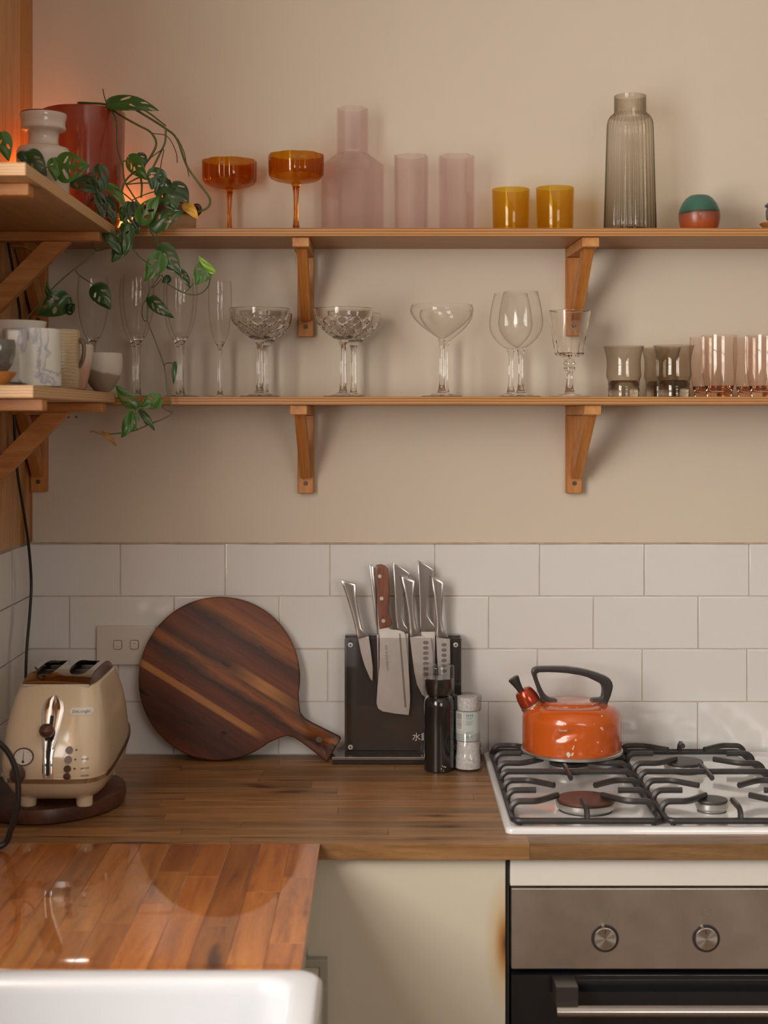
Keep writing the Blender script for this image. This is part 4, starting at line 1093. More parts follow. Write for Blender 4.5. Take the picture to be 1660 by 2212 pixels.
# pink hexagonal carafe and tumblers
def hexring(R, z, rot, o, n=6): return [(o[0]+R*math.cos(rot+2*PI*k/n), o[1]+R*math.sin(rot+2*PI*k/n), o[2]+z) for k in range(n)]
def hexglass(name, label, prof, loc, rot, mat, group, cat, n=6, wall=.0022):
    o = loc; t = thing(name, label, cat, loc, group)
    rings = [hexring(r, z, rot, o, n) for r, z in prof]
    rings += [hexring(r-wall, z if k else z-.0002, rot, o, n) for k, (r, z) in enumerate(prof[::-1])][:-1]
    rings.append(hexring(prof[0][0]-wall, .006, rot, o, n))
    loft('body', rings, mat, t, True, True, False)
    return t
loc = at(762, -.070, UP)
hexglass('carafe', 'pink faceted carafe with a tall neck, right of the amber coupes', [(.0592, .0), (.0594, .1345), (.0305, .156), (.0298, .160), (.0298, .2405)], loc, math.radians(4), G_pink, None, 'carafe')
pk = hexglass('tumbler', 'pink faceted tumbler next to the pink carafe', [(.0330, 0), (.0340, .148)], at(889, -.09, UP), math.radians(19), G_pink, 'pink faceted tumblers', 'glass')
dup(pk, at(987, -.09, UP), 'pink faceted tumbler next to the yellow tumblers', math.radians(-17))
# yellow tumblers
def yel():
    t = thing('tumbler', 'yellow tumbler nearer the pink glasses', 'glass', at(1104, -.09, UP), 'yellow tumblers'); o = t.location
    lathe('body', [(0, 0), (.032, 0), (.0333, .003), (.0352, .0845), (.0346, .0858), (.0338, .0845), (.0320, .005), (0, .005)], o, G_yellow, t, 64, angle=60)
    return t
ye = yel(); dup(ye, at(1199.5, -.108, UP), 'yellow tumbler nearer the smoked carafe', .4)
# smoked ribbed carafe
o = at(1362, -.095, UP)
t = thing('carafe', 'smoked ribbed carafe with a short neck, right of the yellow tumblers', 'carafe', o)
ribs = lambda a, z, r: r*(1+.045*abs(math.sin(a*16))) if z < .226 else r*(1+.010*abs(math.sin(a*16)))
pr = [(0, .0005), (.044, .0005), (.0472, .004)]+[(.0472-(.0472-.0418)*k/10, .004+(.196-.004)*k/10) for k in range(1, 11)]
pr += [(.0412, .206), (.0395, .214), (.0360, .2205), (.0315, .2245), (.0298, .2265), (.0295, .230), (.0296, .2585), (.0288, .2590), (.0284, .2575), (.0284, .230), (.0300, .223), (.0345, .2185)]
lathe('body', pr, o, G_smoke, t, 192, ribs, angle=80)
lathe('thick_base', [(0, .001), (.043, .001), (.0435, .009), (.03, .012), (0, .013)], o, G_smoke, t, 64)
# two-tone ceramic vase
o = at(1511.5, -.10, UP)
m, nt, b = newmat('two_tone_glaze')
tc = N(nt, 'ShaderNodeTexCoord'); sep = N(nt, 'ShaderNodeSeparateXYZ'); nt.links.new(tc.outputs['Object'], sep.inputs[0])
nn = noise_n(nt, coords(nt), 14, 3)
ad = N(nt, 'ShaderNodeMath', operation='MULTIPLY_ADD'); nt.links.new(nn, ad.inputs[0]); ad.inputs[1].default_value = .006; nt.links.new(sep.outputs['Z'], ad.inputs[2])
tl = N(nt, 'ShaderNodeMath', operation='MULTIPLY_ADD'); nt.links.new(sep.outputs['X'], tl.inputs[0]); tl.inputs[1].default_value = -.06; nt.links.new(ad.outputs[0], tl.inputs[2])
mr = N(nt, 'ShaderNodeMapRange'); nt.links.new(tl.outputs[0], mr.inputs[0]); mr.inputs[1].default_value = 0; mr.inputs[2].default_value = .08
rp = ramp(nt, mr.outputs[0], [(0, (.20, .03, .012, 1)), (.2, (.44, .085, .02, 1)), (.50, (.24, .07, .045, 1)), (.535, (.03, .03, .015, 1)), (.57, (.04, .10, .065, 1)), (.8, (.045, .15, .12, 1)), (1, (.06, .12, .09, 1))])
nt.links.new(rp.outputs[0], b.inputs['Base Color']); b.inputs['Roughness'].default_value = .3
bump(nt, b, noise_n(nt, coords(nt, (6, 6, 60)), 6), .15)
t = thing('bud_vase', 'small round vase, green glaze above and rust red below, right of the smoked carafe', 'vase', o)
lathe('body', [(0, 0), (.0285, 0), (.0305, .004), (.0355, .016), (.0380, .028), (.0384, .036), (.0370, .045), (.0320, .057), (.0245, .067), (.017, .0722), (.010, .0735), (.0075, .0725), (.006, .068), (0, .066)], o, m, t, 56, angle=60)
seal = [(o.x-.0055+.0034*math.cos(a*PI/6), o.z+.033+.0034*math.sin(a*PI/6)) for a in range(12)]
prism('potter_seal', seal, o.y-.0387, o.y-.037, plain('seal', (.30, .13, .09, 1), .35), t, .0006)
# ornament at the right frame edge
o = Vector(((1684-HX)/S(-.10), -.10, UP+.0003))
t = thing('jar', 'dark lidded jar on a small wooden stand at the right end of the upper shelf', 'jar', o)
lathe('stand', [(0, 0), (.028, 0), (.028, .012), (.034, .018), (.036, .020), (.034, .022), (0, .022)], o, M_pine_x, t, 40)
lathe('jar_body', [(0, .0222), (.018, .0222), (.024, .03), (.0245, .044), (.022, .050), (0, .051)], o, plain('grey_glaze', (.12, .11, .10, 1), .3), t, 40)
lathe('lid', [(0, .0512), (.0245, .0512), (.0268, .054), (.023, .058), (.008, .062), (.006, .068), (0, .07)], o, MATS['grey_glaze'], t, 40)

# flutes
def flute(name, label, loc, Hh, rmax, zb, group, foot_r=.034, rrim=.0):
    t = thing(name, label, 'glass', loc, group); o = loc; k = rmax/.029
    Lb = Hh-zb
    prof = [(.0040, zb), (.0070*k, zb+.004), (.0125*k, zb+.011), (.0180*k, zb+.022), (.0228*k, zb+.038), (.0262*k, zb+.056), (.0282*k, zb+.076), (rmax, zb+.092), (.0283*k, zb+.108), (.0268*k, Hh)]
    ff = Lb/.126; prof = [(r, zb+(z-zb)*ff if i < len(prof)-1 else Hh) for i, (r, z) in enumerate(prof)]
    lathe('bowl', prof+[(prof[-1][0]-.0008, Hh)], o, G_clear, t, 48, angle=80)
    lathe('bowl_base', [(0, zb-.0035), (.0060*k, zb-.002), (.0065*k, zb+.0035), (.0120*k, zb+.0108), (.0100*k, zb+.0128), (0, zb+.0100)], o, G_solid, t, 32)
    lathe('stem', [(0, .0045), (.0062, .005), (.0050, .010), (.0043, .018), (.0043, zb-.012), (.0055, zb-.0036), (0, zb-.0036)], o, G_solid, t, 20)
    lathe('foot', [(0, .0002), (foot_r*.9, .0002), (foot_r, .0010), (foot_r*.86, .0022), (foot_r*.5, .0036), (.0064, .0050), (0, .0052)], o, G_solid, t, 40)
    return t
G1 = 'champagne flutes on the lower shelf'
f1 = flute('champagne_flute', 'leftmost champagne flute, its stem hidden by the cups', at(201, -.10, LO), .2235, .029, .099, G1)
dup(f1, at(291, -.055, LO), 'rear flute of the second pair from the left', 1, G1)
dup(f1, at(299, -.132, LO), 'front flute of the second pair from the left', 0, G1)
dup(f1, at(386, -.060, LO), 'rear flute of the pair behind the hanging vine', 1, G1)
dup(f1, at(393, -.128, LO), 'front flute of the pair behind the hanging vine', 0, G1)
flute('champagne_flute', 'slim single flute left of the cut-crystal coupes', at(475.5, -.075, LO), .2180, .0225, .092, G1, .030)

# crystal coupes with a cut diamond pattern
def stem_foot(t, o, zb, rs, fr_, top_r):
    lathe('stem', [(0, .0085), (.0085, .0090), (.0068, .014), (rs*1.15, .026), (rs, .045), (rs, zb-.02), (rs*1.35, zb-.006), (top_r, zb-.0003), (0, zb-.0003)], o, G_solid, t, 20)
    lathe('foot', [(0, .0002), (fr_*.92, .0002), (fr_, .0012), (fr_*.85, .0028), (fr_*.5, .0055), (.0095, .0088), (0, .0090)], o, G_solid, t, 44)
def crystal(label, loc):
    t = thing('crystal_coupe', label, 'glass', loc, 'cut-crystal coupes on the lower shelf'); o = loc
    zb = .107; prof = [(.004, zb), (.011, zb+.0020), (.022, zb+.0075)]
    zs_ = [(.030, .013), (.036, .0185), (.042, .0245), (.0465, .0305), (.0505, .0365), (.0530, .0425), (.0545, .049), (.0552, .055), (.0558, .060)]
    pts = prof+[(r, zb+z) for r, z in zs_]
    P = [];
    for i in range(len(pts)-1):
        for k in range(4): P.append((pts[i][0]+(pts[i+1][0]-pts[i][0])*k/4, pts[i][1]+(pts[i+1][1]-pts[i][1])*k/4))
    P.append(pts[-1])
    def prof_r(z):
        for (r_a, z_a), (r_b, z_b) in zip(P, P[1:]):
            if z_a <= z <= z_b: return r_a+(r_b-r_a)*(z-z_a)/(z_b-z_a+1e-9)
        return 1
    def cutp(a, z, r):
        q = (z-zb)/.060
        if q < .06 or q > .72: return r
        s = q*7.0; u = a*12/PI
        g = abs(((u+s) % 2)-1); h = abs(((u-s) % 2)-1)
        fine = (abs(((u*3+s*3) % 2)-1)*abs(((u*3-s*3) % 2)-1))
        dep = .0016*min(1, (q-.06)*8, (.72-q)*8)
        return r-dep*(max(0, 1-g*3.5)+max(0, 1-h*3.5))+.0007*fine
    inner = [(max(r-.0022-.0016*(1-(z-zb)/.06), .0), z+.0022*(1-(z-zb)/.06)) for r, z in P[::-1][::3]]
    inner = [q for q in inner if q[1] > zb+.0085]
    lathe('bowl', [(r, z) for r, z in P]+[(.0551, zb+.0606)]+inner+[(0, zb+.0080)], o, G_solid, t, 192, lambda a, z, r: r, angle=80) if False else lathe('bowl', P+[(.0551, zb+.0606)]+inner+[(0, zb+.0080)], o, G_solid, t, 192, lambda a, z, r: cutp(a, z, r) if r > prof_r(z)-.0008 else r, angle=25)
    lathe('bowl_base', [(0, zb-.0002), (.010, zb), (.021, zb+.0055), (.0195, zb+.0085), (.010, zb+.0055), (0, zb+.005)], o, G_solid, t, 36)
    stem_foot(t, o, zb, .0052, .0385, .0095)
    return t
c1 = crystal('front cut-crystal coupe of the left pair, left of the upper bracket foot', at(561, -.158, LO)); c1.scale = (.983, .983, .957)
G2 = 'cut-crystal coupes on the lower shelf'
dup(c1, at(573, -.0535, LO), 'rear cut-crystal coupe of the left pair', .2, G2).scale = (.925, .925, .945)
dup(c1, at(741.5, -.158, LO), 'front cut-crystal coupe of the right pair', 0, G2)
dup(c1, at(764, -.0535, LO), 'rear cut-crystal coupe of the right pair', .2, G2).scale = (.925, .925, .945)
# plain pair
def coupe(label, loc):
    t = thing('cocktail_coupe', label, 'glass', loc, 'plain coupes on the lower shelf'); o = loc; zb = .110
    lathe('bowl', [(.004, zb), (.009, zb+.003), (.018, zb+.009), (.030, zb+.018), (.042, zb+.028), (.051, zb+.038), (.0570, .1575), (.0585, .1625), (.0580, .168), (.0560, .1745), (.0552, .1745)], o, G_clear, t, 64, angle=80)
    stem_foot(t, o, zb, .0042, .0385, .0075)
    return t
c2 = coupe('front plain wide coupe, middle of the lower shelf', at(955, -.160, LO)); c2.scale = (.985, .985, .957); dup(c2, at(964, -.052, LO), 'rear plain wide coupe, middle of the lower shelf', 1, 'plain coupes on the lower shelf').scale = (.86, .86, .95)
# wine glasses
def wine(label, loc):
    t = thing('wine_glass', label, 'glass', loc, 'round wine glasses on the lower shelf'); o = loc; zb = .0905
    lathe('bowl', [(.004, zb), (.010, zb+.002), (.020, zb+.0085), (.030, zb+.0185), (.0375, zb+.031), (.0405, zb+.043), (.0408, zb+.050), (.0396, zb+.064), (.0370, zb+.080), (.0340, zb+.094), (.0312, .1965), (.0304, .1965)], o, G_clear, t, 64, angle=80)
    stem_foot(t, o, zb, .0043, .0380, .0080)
    return t
w1 = wine('front round wine glass, left of the cut goblet', at(1125.5, -.145, LO)); dup(w1, at(1104, -.058, LO), 'rear round wine glass, beside the plain coupes', 1, 'round wine glasses on the lower shelf')
w1.scale = (1, 1, .98)
# faceted goblet
o = at(1231, -.105, LO)
t = thing('cut_goblet', 'faceted goblet with knopped stem, in front of the right bracket foot', 'glass', o)
fac = lambda a, z, r: r*(1-.055*abs(math.sin(a*6))*max(0, min(1, (.135-z)/.045))) if r > .015 else r
zb = .0735
P = [(.004, zb), (.012, zb+.0012), (.021, zb+.004), (.0275, zb+.008)]+[(.0280+(.0392-.0280)*k/10, zb+.010+(.1635-zb-.010)*k/10) for k in range(11)]
lathe('bowl', P+[(.0388, .1638), (.0382, .1635)]+[(r-.0015-.0018*(1-i_/11), z+.0012) for i_, (r, z) in list(enumerate(P[4:]))[::-1]]+[(.018, zb+.009), (0, zb+.0075)], o, G_solid, t, 120, fac, angle=25)
lathe('stem', [(0, .0075), (.0100, .008), (.0075, .018), (.0058, .034), (.0054, .044), (.0070, .049), (.0105, .0525), (.0108, .056), (.0075, .0590), (.0110, .0620), (.0112, .0650), (.0080, .0690), (.0100, .0725), (0, .0725)], o, G_solid, t, 12, angle=30)
lathe('foot', [(0, .0002), (.036, .0002), (.0385, .0014), (.033, .0032), (.019, .0055), (.0105, .0078), (0, .008)], o, G_solid, t, 44)
t.scale = (1, 1, .975)
# smoked tumblers
def smoket(label, loc):
    t = thing('smoked_tumbler', label, 'glass', loc, 'smoked waisted tumblers'); o = loc
    lathe('body', [(.0285, .0005), (.0288, .004), (.0278, .0075), (.0290, .0105), (.0290, .0165), (.0280, .0195), (.0292, .0225), (.0290, .0285), (.0300, .0320), (.0322, .038), (.0322, .045), (.0312, .056), (.0312, .066), (.0325, .076), (.0350, .087), (.0372, .0945), (.0362, .0945)], o, G_smoke2, t, 64, angle=80)
    lathe('thick_base', [(0, .0003), (.0270, .0003), (.0275, .010), (.0272, .026), (.0240, .0305), (.012, .032), (0, .032)], o, G_smoke2s, t, 48)
    return t
s1 = smoket('smoked tumbler standing alone, right of the cut goblet', at(1348, -.110, LO))
G3 = 'smoked waisted tumblers'
dup(s1, at(1429, -.050, LO), 'rear smoked tumbler of the overlapping pair', 1, G3)
dup(s1, at(1456.5, -.133, LO), 'front smoked tumbler of the overlapping pair', 0, G3)
# peach tumblers
def peach(label, loc):
    t = thing('peach_tumbler', label, 'glass', loc, 'peach barrel tumblers'); o = loc
    lathe('body', [(.0215, .0006), (.0228, .003), (.0245, .010), (.0275, .024), (.0302, .042), (.0318, .062), (.0325, .082), (.0322, .100), (.0312, .1172), (.0304, .1172)], o, G_peach, t, 56, angle=80)
    lathe('thick_base', [(0, .0003), (.0212, .0003), (.0222, .003), (.0238, .010), (.0262, .021), (.0215, .0135), (.012, .0105), (0, .0100)], o, G_peach_s, t, 48)
    return t
p1 = peach('front peach tumbler right of the smoked tumblers', at(1554.5, -.125, LO)); G4 = 'peach barrel tumblers'; p1.scale = (1, 1, .972)
dup(p1, at(1527.5, -.060, LO), 'rear peach tumbler half behind the smoked pair', 1, G4)
dup(p1, at(1622, -.060, LO), 'rear peach tumbler between the two front peach ones', 1, G4)
dup(p1, at(1651, -.125, LO), 'front peach tumbler cut by the right edge of the view', 0, G4)

# ================================================================== MUGS AND BOWLS ON THE LOWER SIDE SHELF
def marble_mat():
    m, nt, b = newmat('marbled_glaze')
    v = coords(nt); n = noise_n(nt, v, 11, 5, .55, 1.6)
    r = ramp(nt, n, [(.30, (.56, .55, .50, 1)), (.47, (.60, .585, .54, 1)), (.515, (.30, .33, .40, 1)), (.56, (.56, .55, .53, 1)), (.75, (.62, .62, .62, 1))])
    nt.links.new(r.outputs[0], b.inputs['Base Color']); b.inputs['Roughness'].default_value = .35
    bump(nt, b, n, .1); return m
def mugbody(name, o, r0, r1, h, mat, parent, wall=.004, mid=None, seg=48):
    return lathe(name, [(0, .0004), (r0*.9, .0004), (r0, .003), (mid or (r0+r1)/2, h*.5), (r1, h-.003), (r1-wall*.4, h), (r1-wall, h-.002), ((mid or (r0+r1)/2)-wall, h*.5), (r0-wall, .008), (0, .007)], o, mat, parent, seg, angle=60)
M_marble = marble_mat()
MY = -.617; o = Vector(((68-HX)/S(MY), MY, SL+.0003))
t = thing('marbled_mug', 'white and grey-blue marbled mug, slab handle towards the room', 'mug', o)
mugbody('body', o, .0445, .0430, .0888, M_marble, t)
bm = bmesh.new(); 
prism('handle', [(o.x-.0180, o.z+.006), (o.x+.0045, o.z+.006), (o.x+.0045, o.z+.084), (o.x-.0180, o.z+.084)], MY-.078, MY-.0380, M_marble, t, .004, 3)
# white bowl behind it
o2 = Vector(((32-HX)/S(-.505), -.505, SL+.0003))
t = thing('white_bowl', 'tall white bowl behind the marbled mug', 'bowl', o2)
lathe('body', [(0, .0004), (.026, .0004), (.028, .006), (.035, .03), (.044, .07), (.0475, .098), (.0500, .1075), (.0490, .1080), (.0460, .098), (.040, .068), (.030, .03), (0, .012)], o2, plain('white_glaze', (.66, .64, .60, 1), .25), t, 56)
# dark cup on wood
o = Vector(((-4-HX)/S(-.745), -.745, SL+.0003))
t = thing('olive_cup', 'small dark grey-green glazed cup at the left frame edge', 'cup', o)
lathe('body', [(0, .0224), (.014, .0224), (.020, .030), (.0245, .045), (.0250, .058), (.0235, .0660), (.0225, .066), (.022, .05), (0, .028)], o, plain('olive_glaze', (.10, .10, .085, 1), .15, coat=.5, var=.4, vscale=30), t, 44)
tag(lathe('wooden_dish', [(0, 0), (.010, 0), (.014, .004), (.024, .016), (.026, .020), (.022, .0195), (.014, .0215), (0, .0215)], o, M_pine_x, None, 40), 'little wooden dish under the dark grey-green cup', 'dish')
# amber mug with combed texture
AY = -.48; o = Vector(((131-HX)/S(AY), AY, SL+.0003))
m, nt, b = newmat('tan_combed_glaze')
v = coords(nt, (1, 1, 1)); w = N(nt, 'ShaderNodeTexWave', wave_type='BANDS', bands_direction='Z'); nt.links.new(v, w.inputs[0])
w.inputs['Scale'].default_value = 60; w.inputs['Distortion'].default_value = 6
r = ramp(nt, w.outputs['Fac'], [(.3, (.40, .29, .16, 1)), (.6, (.46, .36, .22, 1))])
nt.links.new(r.outputs[0], b.inputs['Base Color']); b.inputs['Roughness'].default_value = .3; bump(nt, b, w.outputs['Fac'], .15, .001)
t = thing('tan_mug', 'tan combed-texture mug with dark handle, behind the marbled mug', 'mug', o)
mugbody('body', o, .0300, .0305, .0960, m, t, mid=.0318)
hq = [W(700/5.533+28, 680+260/5.533, AY)]
tube('handle', [(o.x+.030, AY-.004, o.z+.080), (o.x+.0375, AY-.006, o.z+.074), (o.x+.0385, AY-.006, o.z+.060), (o.x+.0360, AY-.006, o.z+.046), (o.x+.0305, AY-.004, o.z+.036)], .0034, plain('brown_handle', (.13, .085, .05, 1), .3), t, 10)
# pink cup
PY = -.372; o = Vector(((160-HX)/S(PY), PY, SL+.0003))
m, nt, b = newmat('pink_dipped_glaze')
tc = N(nt, 'ShaderNodeTexCoord'); sep = N(nt, 'ShaderNodeSeparateXYZ'); nt.links.new(tc.outputs['Object'], sep.inputs[0])
mr = N(nt, 'ShaderNodeMapRange'); nt.links.new(sep.outputs['Z'], mr.inputs[0]); mr.inputs[2].default_value = .078
nt.links.new(ramp(nt, mr.outputs[0], [(0, (.40, .20, .13, 1)), (.5, (.48, .28, .21, 1)), (.66, (.52, .42, .35, 1)), (1, (.56, .50, .44, 1))]).outputs[0], b.inputs['Base Color']); b.inputs['Roughness'].default_value = .25
t = thing('pink_cup', 'cup glazed white above and pink below, between the tan mug and the grey cup', 'cup', o)
lathe('body', [(0, .0004), (.016, .0004), (.0195, .003), (.0245, .022), (.0295, .048), (.0318, .068), (.0316, .0775), (.0296, .0775), (.0285, .06), (.022, .02), (0, .008)], o, m, t, 44)
# grey/white cup
GY = -.262; o = Vector(((222-HX)/S(GY), GY, SL+.0003))
m, nt, b = newmat('white_over_stoneware')
tc = N(nt, 'ShaderNodeTexCoord'); sep = N(nt, 'ShaderNodeSeparateXYZ'); nt.links.new(tc.outputs['Object'], sep.inputs[0])
nn = noise_n(nt, coords(nt), 25, 2); ad = N(nt, 'ShaderNodeMath', operation='MULTIPLY_ADD'); nt.links.new(nn, ad.inputs[0]); ad.inputs[1].default_value = .012; nt.links.new(sep.outputs['Z'], ad.inputs[2])
tl = N(nt, 'ShaderNodeMath', operation='MULTIPLY_ADD'); nt.links.new(sep.outputs['X'], tl.inputs[0]); tl.inputs[1].default_value = .18; nt.links.new(ad.outputs[0], tl.inputs[2])
nt.links.new(ramp(nt, tl.outputs[0], [(.0405, (.28, .215, .15, 1)), (.0425, (.58, .52, .45, 1))]).outputs[0], b.inputs['Base Color']); b.inputs['Roughness'].default_value = .4
t = thing('stoneware_cup', 'rounded cup, cream glaze over bare grey-brown clay, nearest the flutes', 'cup', o)
lathe('body', [(0, .0004), (.012, .0004), (.0155, .003), (.0225, .012), (.0292, .024), (.0330, .036), (.0345, .050), (.0342, .062), (.0330, .0682), (.0315, .0675), (.0315, .05), (.027, .024), (0, .008)], o, m, t, 48)

# ================================================================== LEFT END OF THE UPPER SHELF
M_red = plain('red_glaze', (.30, .042, .014, 1), .2, coat=.5, var=.14, vscale=9)
PX, PYY = (181-HX)/S(-.112), -.112
pot = thing('plant_pot', 'tall glossy brick-red pot on the upper corner, the vine grows from it', 'pot', (PX, PYY, UP+.0003))
o = pot.location
pot.scale = (1, 1, .943)
pot_body = lathe('body', [(0, .0265), (.060, .0265), (.0655, .030), (.0690, .040), (.0725, .10), (.0745, .19), (.0752, .236), (.0745, .2385), (.0715, .2385), (.0705, .234), (.068, .10), (.064, .045), (0, .04)], (o.x, o.y, o.z+.0), M_red, pot, 72, lambda a, z, r: r*(1+.008*math.sin(9*a)+.005*math.sin(23*a)))
lathe('saucer', [(0, 0), (.052, 0), (.058, .003), (.0665, .022), (.0672, .028), (.0655, .028), (.060, .0258), (0, .0255)], o, M_red, pot, 64)
lathe('soil', [(0, .221), (.055, .222), (.0702, .219)], o, plain('potting_soil', (.03, .018, .01, 1), .95, bmp=.8, bscale=140), pot, 40)
VY = -.285; o = Vector(((94-HX)/S(VY), VY, UPS+.0003))
t = thing('white_vase', 'white glass vase with collar-like top and red lining, in front of the red pot', 'vase', o)
t.scale = (1, 1, .955)
M_milk = plain('milk_glass', (.66, .57, .50, 1), .2, coat=.4, var=.02)
lathe('body', [(0, .0005), (.036, .0005), (.0415, .004), (.0440, .03), (.0455, .09), (.0465, .112), (.0460, .122), (.0430, .1295), (.0300, .1335), (.0262, .1370), (.0255, .1450), (.0262, .1580), (.0300, .1600), (.0375, .1625), (.0392, .1655), (.0375, .1700), (.0372, .1760), (.0390, .1840), (.0403, .1890), (.0398, .1915)], o, M_milk, t, 64, angle=70)
lathe('lining', [(.0398, .1916), (.0392, .1935), (.0380, .1935), (.0368, .188), (.0355, .176), (.0350, .166), (.024, .158), (.023, .140), (0, .139)], o, plain('red_lining', (.22, .02, .01, 1), .25), t, 64, label='deep red inner lining')
# stoneware teapot
TYY = -.092; o = Vector(((358-HX)/S(TYY), TYY, UP+.0003))
m, nt, b = newmat('brown_over_buff')
tc = N(nt, 'ShaderNodeTexCoord'); sep = N(nt, 'ShaderNodeSeparateXYZ'); nt.links.new(tc.outputs['Object'], sep.inputs[0])
nt.links.new(ramp(nt, sep.outputs['Z'], [(.030, (.40, .25, .13, 1)), (.034, (.075, .025, .014, 1))]).outputs[0], b.inputs['Base Color']); b.inputs['Roughness'].default_value = .18
t = thing('lidded_pot', 'squat stoneware pot, brown glaze over buff clay, behind the vine leaves', 'pot', o)
lathe('body', [(0, .0004), (.048, .0004), (.053, .003), (.0565, .014), (.0570, .030), (.0540, .044), (.0470, .053), (.0380, .057), (0, .057)], o, m, t, 56)
lathe('lid', [(0, .0572), (.036, .0572), (.0355, .060), (.026, .066), (.012, .069), (0, .070)], o, m, t, 48)
lathe('lid_knob', [(0, .0695), (.005, .070), (.0055, .075), (.0105, .080), (.0110, .086), (.008, .090), (0, .091)], o, m, t, 32)
for s in (-1, 1):
    tube('lug', [(o.x+s*.050, TYY-.010, o.z+.046), (o.x+s*.060, TYY-.010, o.z+.053), (o.x+s*.064, TYY-.010, o.z+.044), (o.x+s*.055, TYY-.010, o.z+.034)], .0052, m, t, 10)
# small fairy-light string behind the pots: gives the orange glow on wall and lining
M_bulb, nt, b = newmat('warm_bulb')
b.inputs['Emission Color'].default_value = (1, .22, .05, 1); b.inputs['Emission Strength'].default_value = .9; b.inputs['Base Color'].default_value = (.8, .25, .1, 1)
fl = thing('string_light', 'orange bulbs of a light string glowing behind the red pot', 'lamp', (-.60, -.03, UP+.0003))
bulbs = [(-.660, -.062, .040, .45), (-.652, -.150, .062, .30), (-.503, -.036, .014, .17)]
tube('wire', [(-.672, -.10, UP+.004), (-.660, -.062, UP+.02), (-.60, -.018, UP+.004), (-.54, -.016, UP+.004), (-.503, -.036, UP+.002)], .0012, M_cable, fl, 6)
tube('wire', [(-.660, -.062, UP+.02), (-.656, -.110, UP+.01), (-.652, -.150, UP+.042)], .0012, M_cable, fl, 6)
for i, (x, y, z, p) in enumerate(bulbs):
    lathe('bulb', [(0, -.012), (.005, -.011), (.0085, -.004), (.0088, .003), (.006, .010), (0, .0125)], (x, y, UP+z), M_bulb, fl, 20)
    lathe('socket', [(0, -.021), (.0048, -.021), (.0048, -.0115), (0, -.0115)], (x, y, UP+z), M_cable, fl, 14)
    l = bpy.data.lights.new('bulb_light', 'POINT'); l.energy = p; l.color = (1, .31, .085); l.shadow_soft_size = .02
    lo_ = bpy.data.objects.new('bulb_light', l); C.objects.link(lo_); lo_.location = (x+(.0 if i < 2 else .004), y-(.0), UP+z+.026)

# ================================================================== THE VINE
m, nt, b = newmat('leaf_green')
v = coords(nt, (1, 1, 1)); n = noise_n(nt, v, 40, 3)
oi = N(nt, 'ShaderNodeObjectInfo')
c1_ = ramp(nt, oi.outputs['Random'], [(0, (.014, .042, .011, 1)), (.5, (.024, .072, .014, 1)), (1, (.040, .110, .020, 1))])
nt.links.new(mix(nt, .35, c1_.outputs[0], ramp(nt, n, [(.35, (.5, .6, .5, 1)), (.65, (1.1, 1.15, 1, 1))]).outputs[0], 'MULTIPLY'), b.inputs['Base Color'])
b.inputs['Roughness'].default_value = .28; b.inputs['Coat Weight'].default_value = .15
b.inputs['Subsurface Weight'].default_value = 0
M_leaf = m
M_leaf_b = plain('leaf_bright', (.055, .155, .022, 1), .3, var=.2, vscale=30)
M_leaf_y = plain('leaf_yellow', (.62, .33, .03, 1), .4, var=.5, vscale=30)
M_leaf_n = plain('leaf_young', (.26, .48, .05, 1), .35, var=.15, vscale=30)
M_leaf_d = plain('leaf_dry', (.36, .17, .055, 1), .6, var=.3, vscale=60)
M_vine = plain('vine_stem', (.085, .11, .025, 1), .45, var=.35, vscale=25)
M_vine_b = plain('vine_brown', (.10, .05, .025, 1), .5, var=.3, vscale=25)
def Z1(x, y): return (x/3.32, 150+y/3.32)
def Z2(x, y): return (x/3.32, 500+y/3.32)
vine = thing('monstera_vine', 'trailing vine with holed leaves hanging from the red pot over both shelves', 'plant', (PX+.03, PYY, UP+.225))
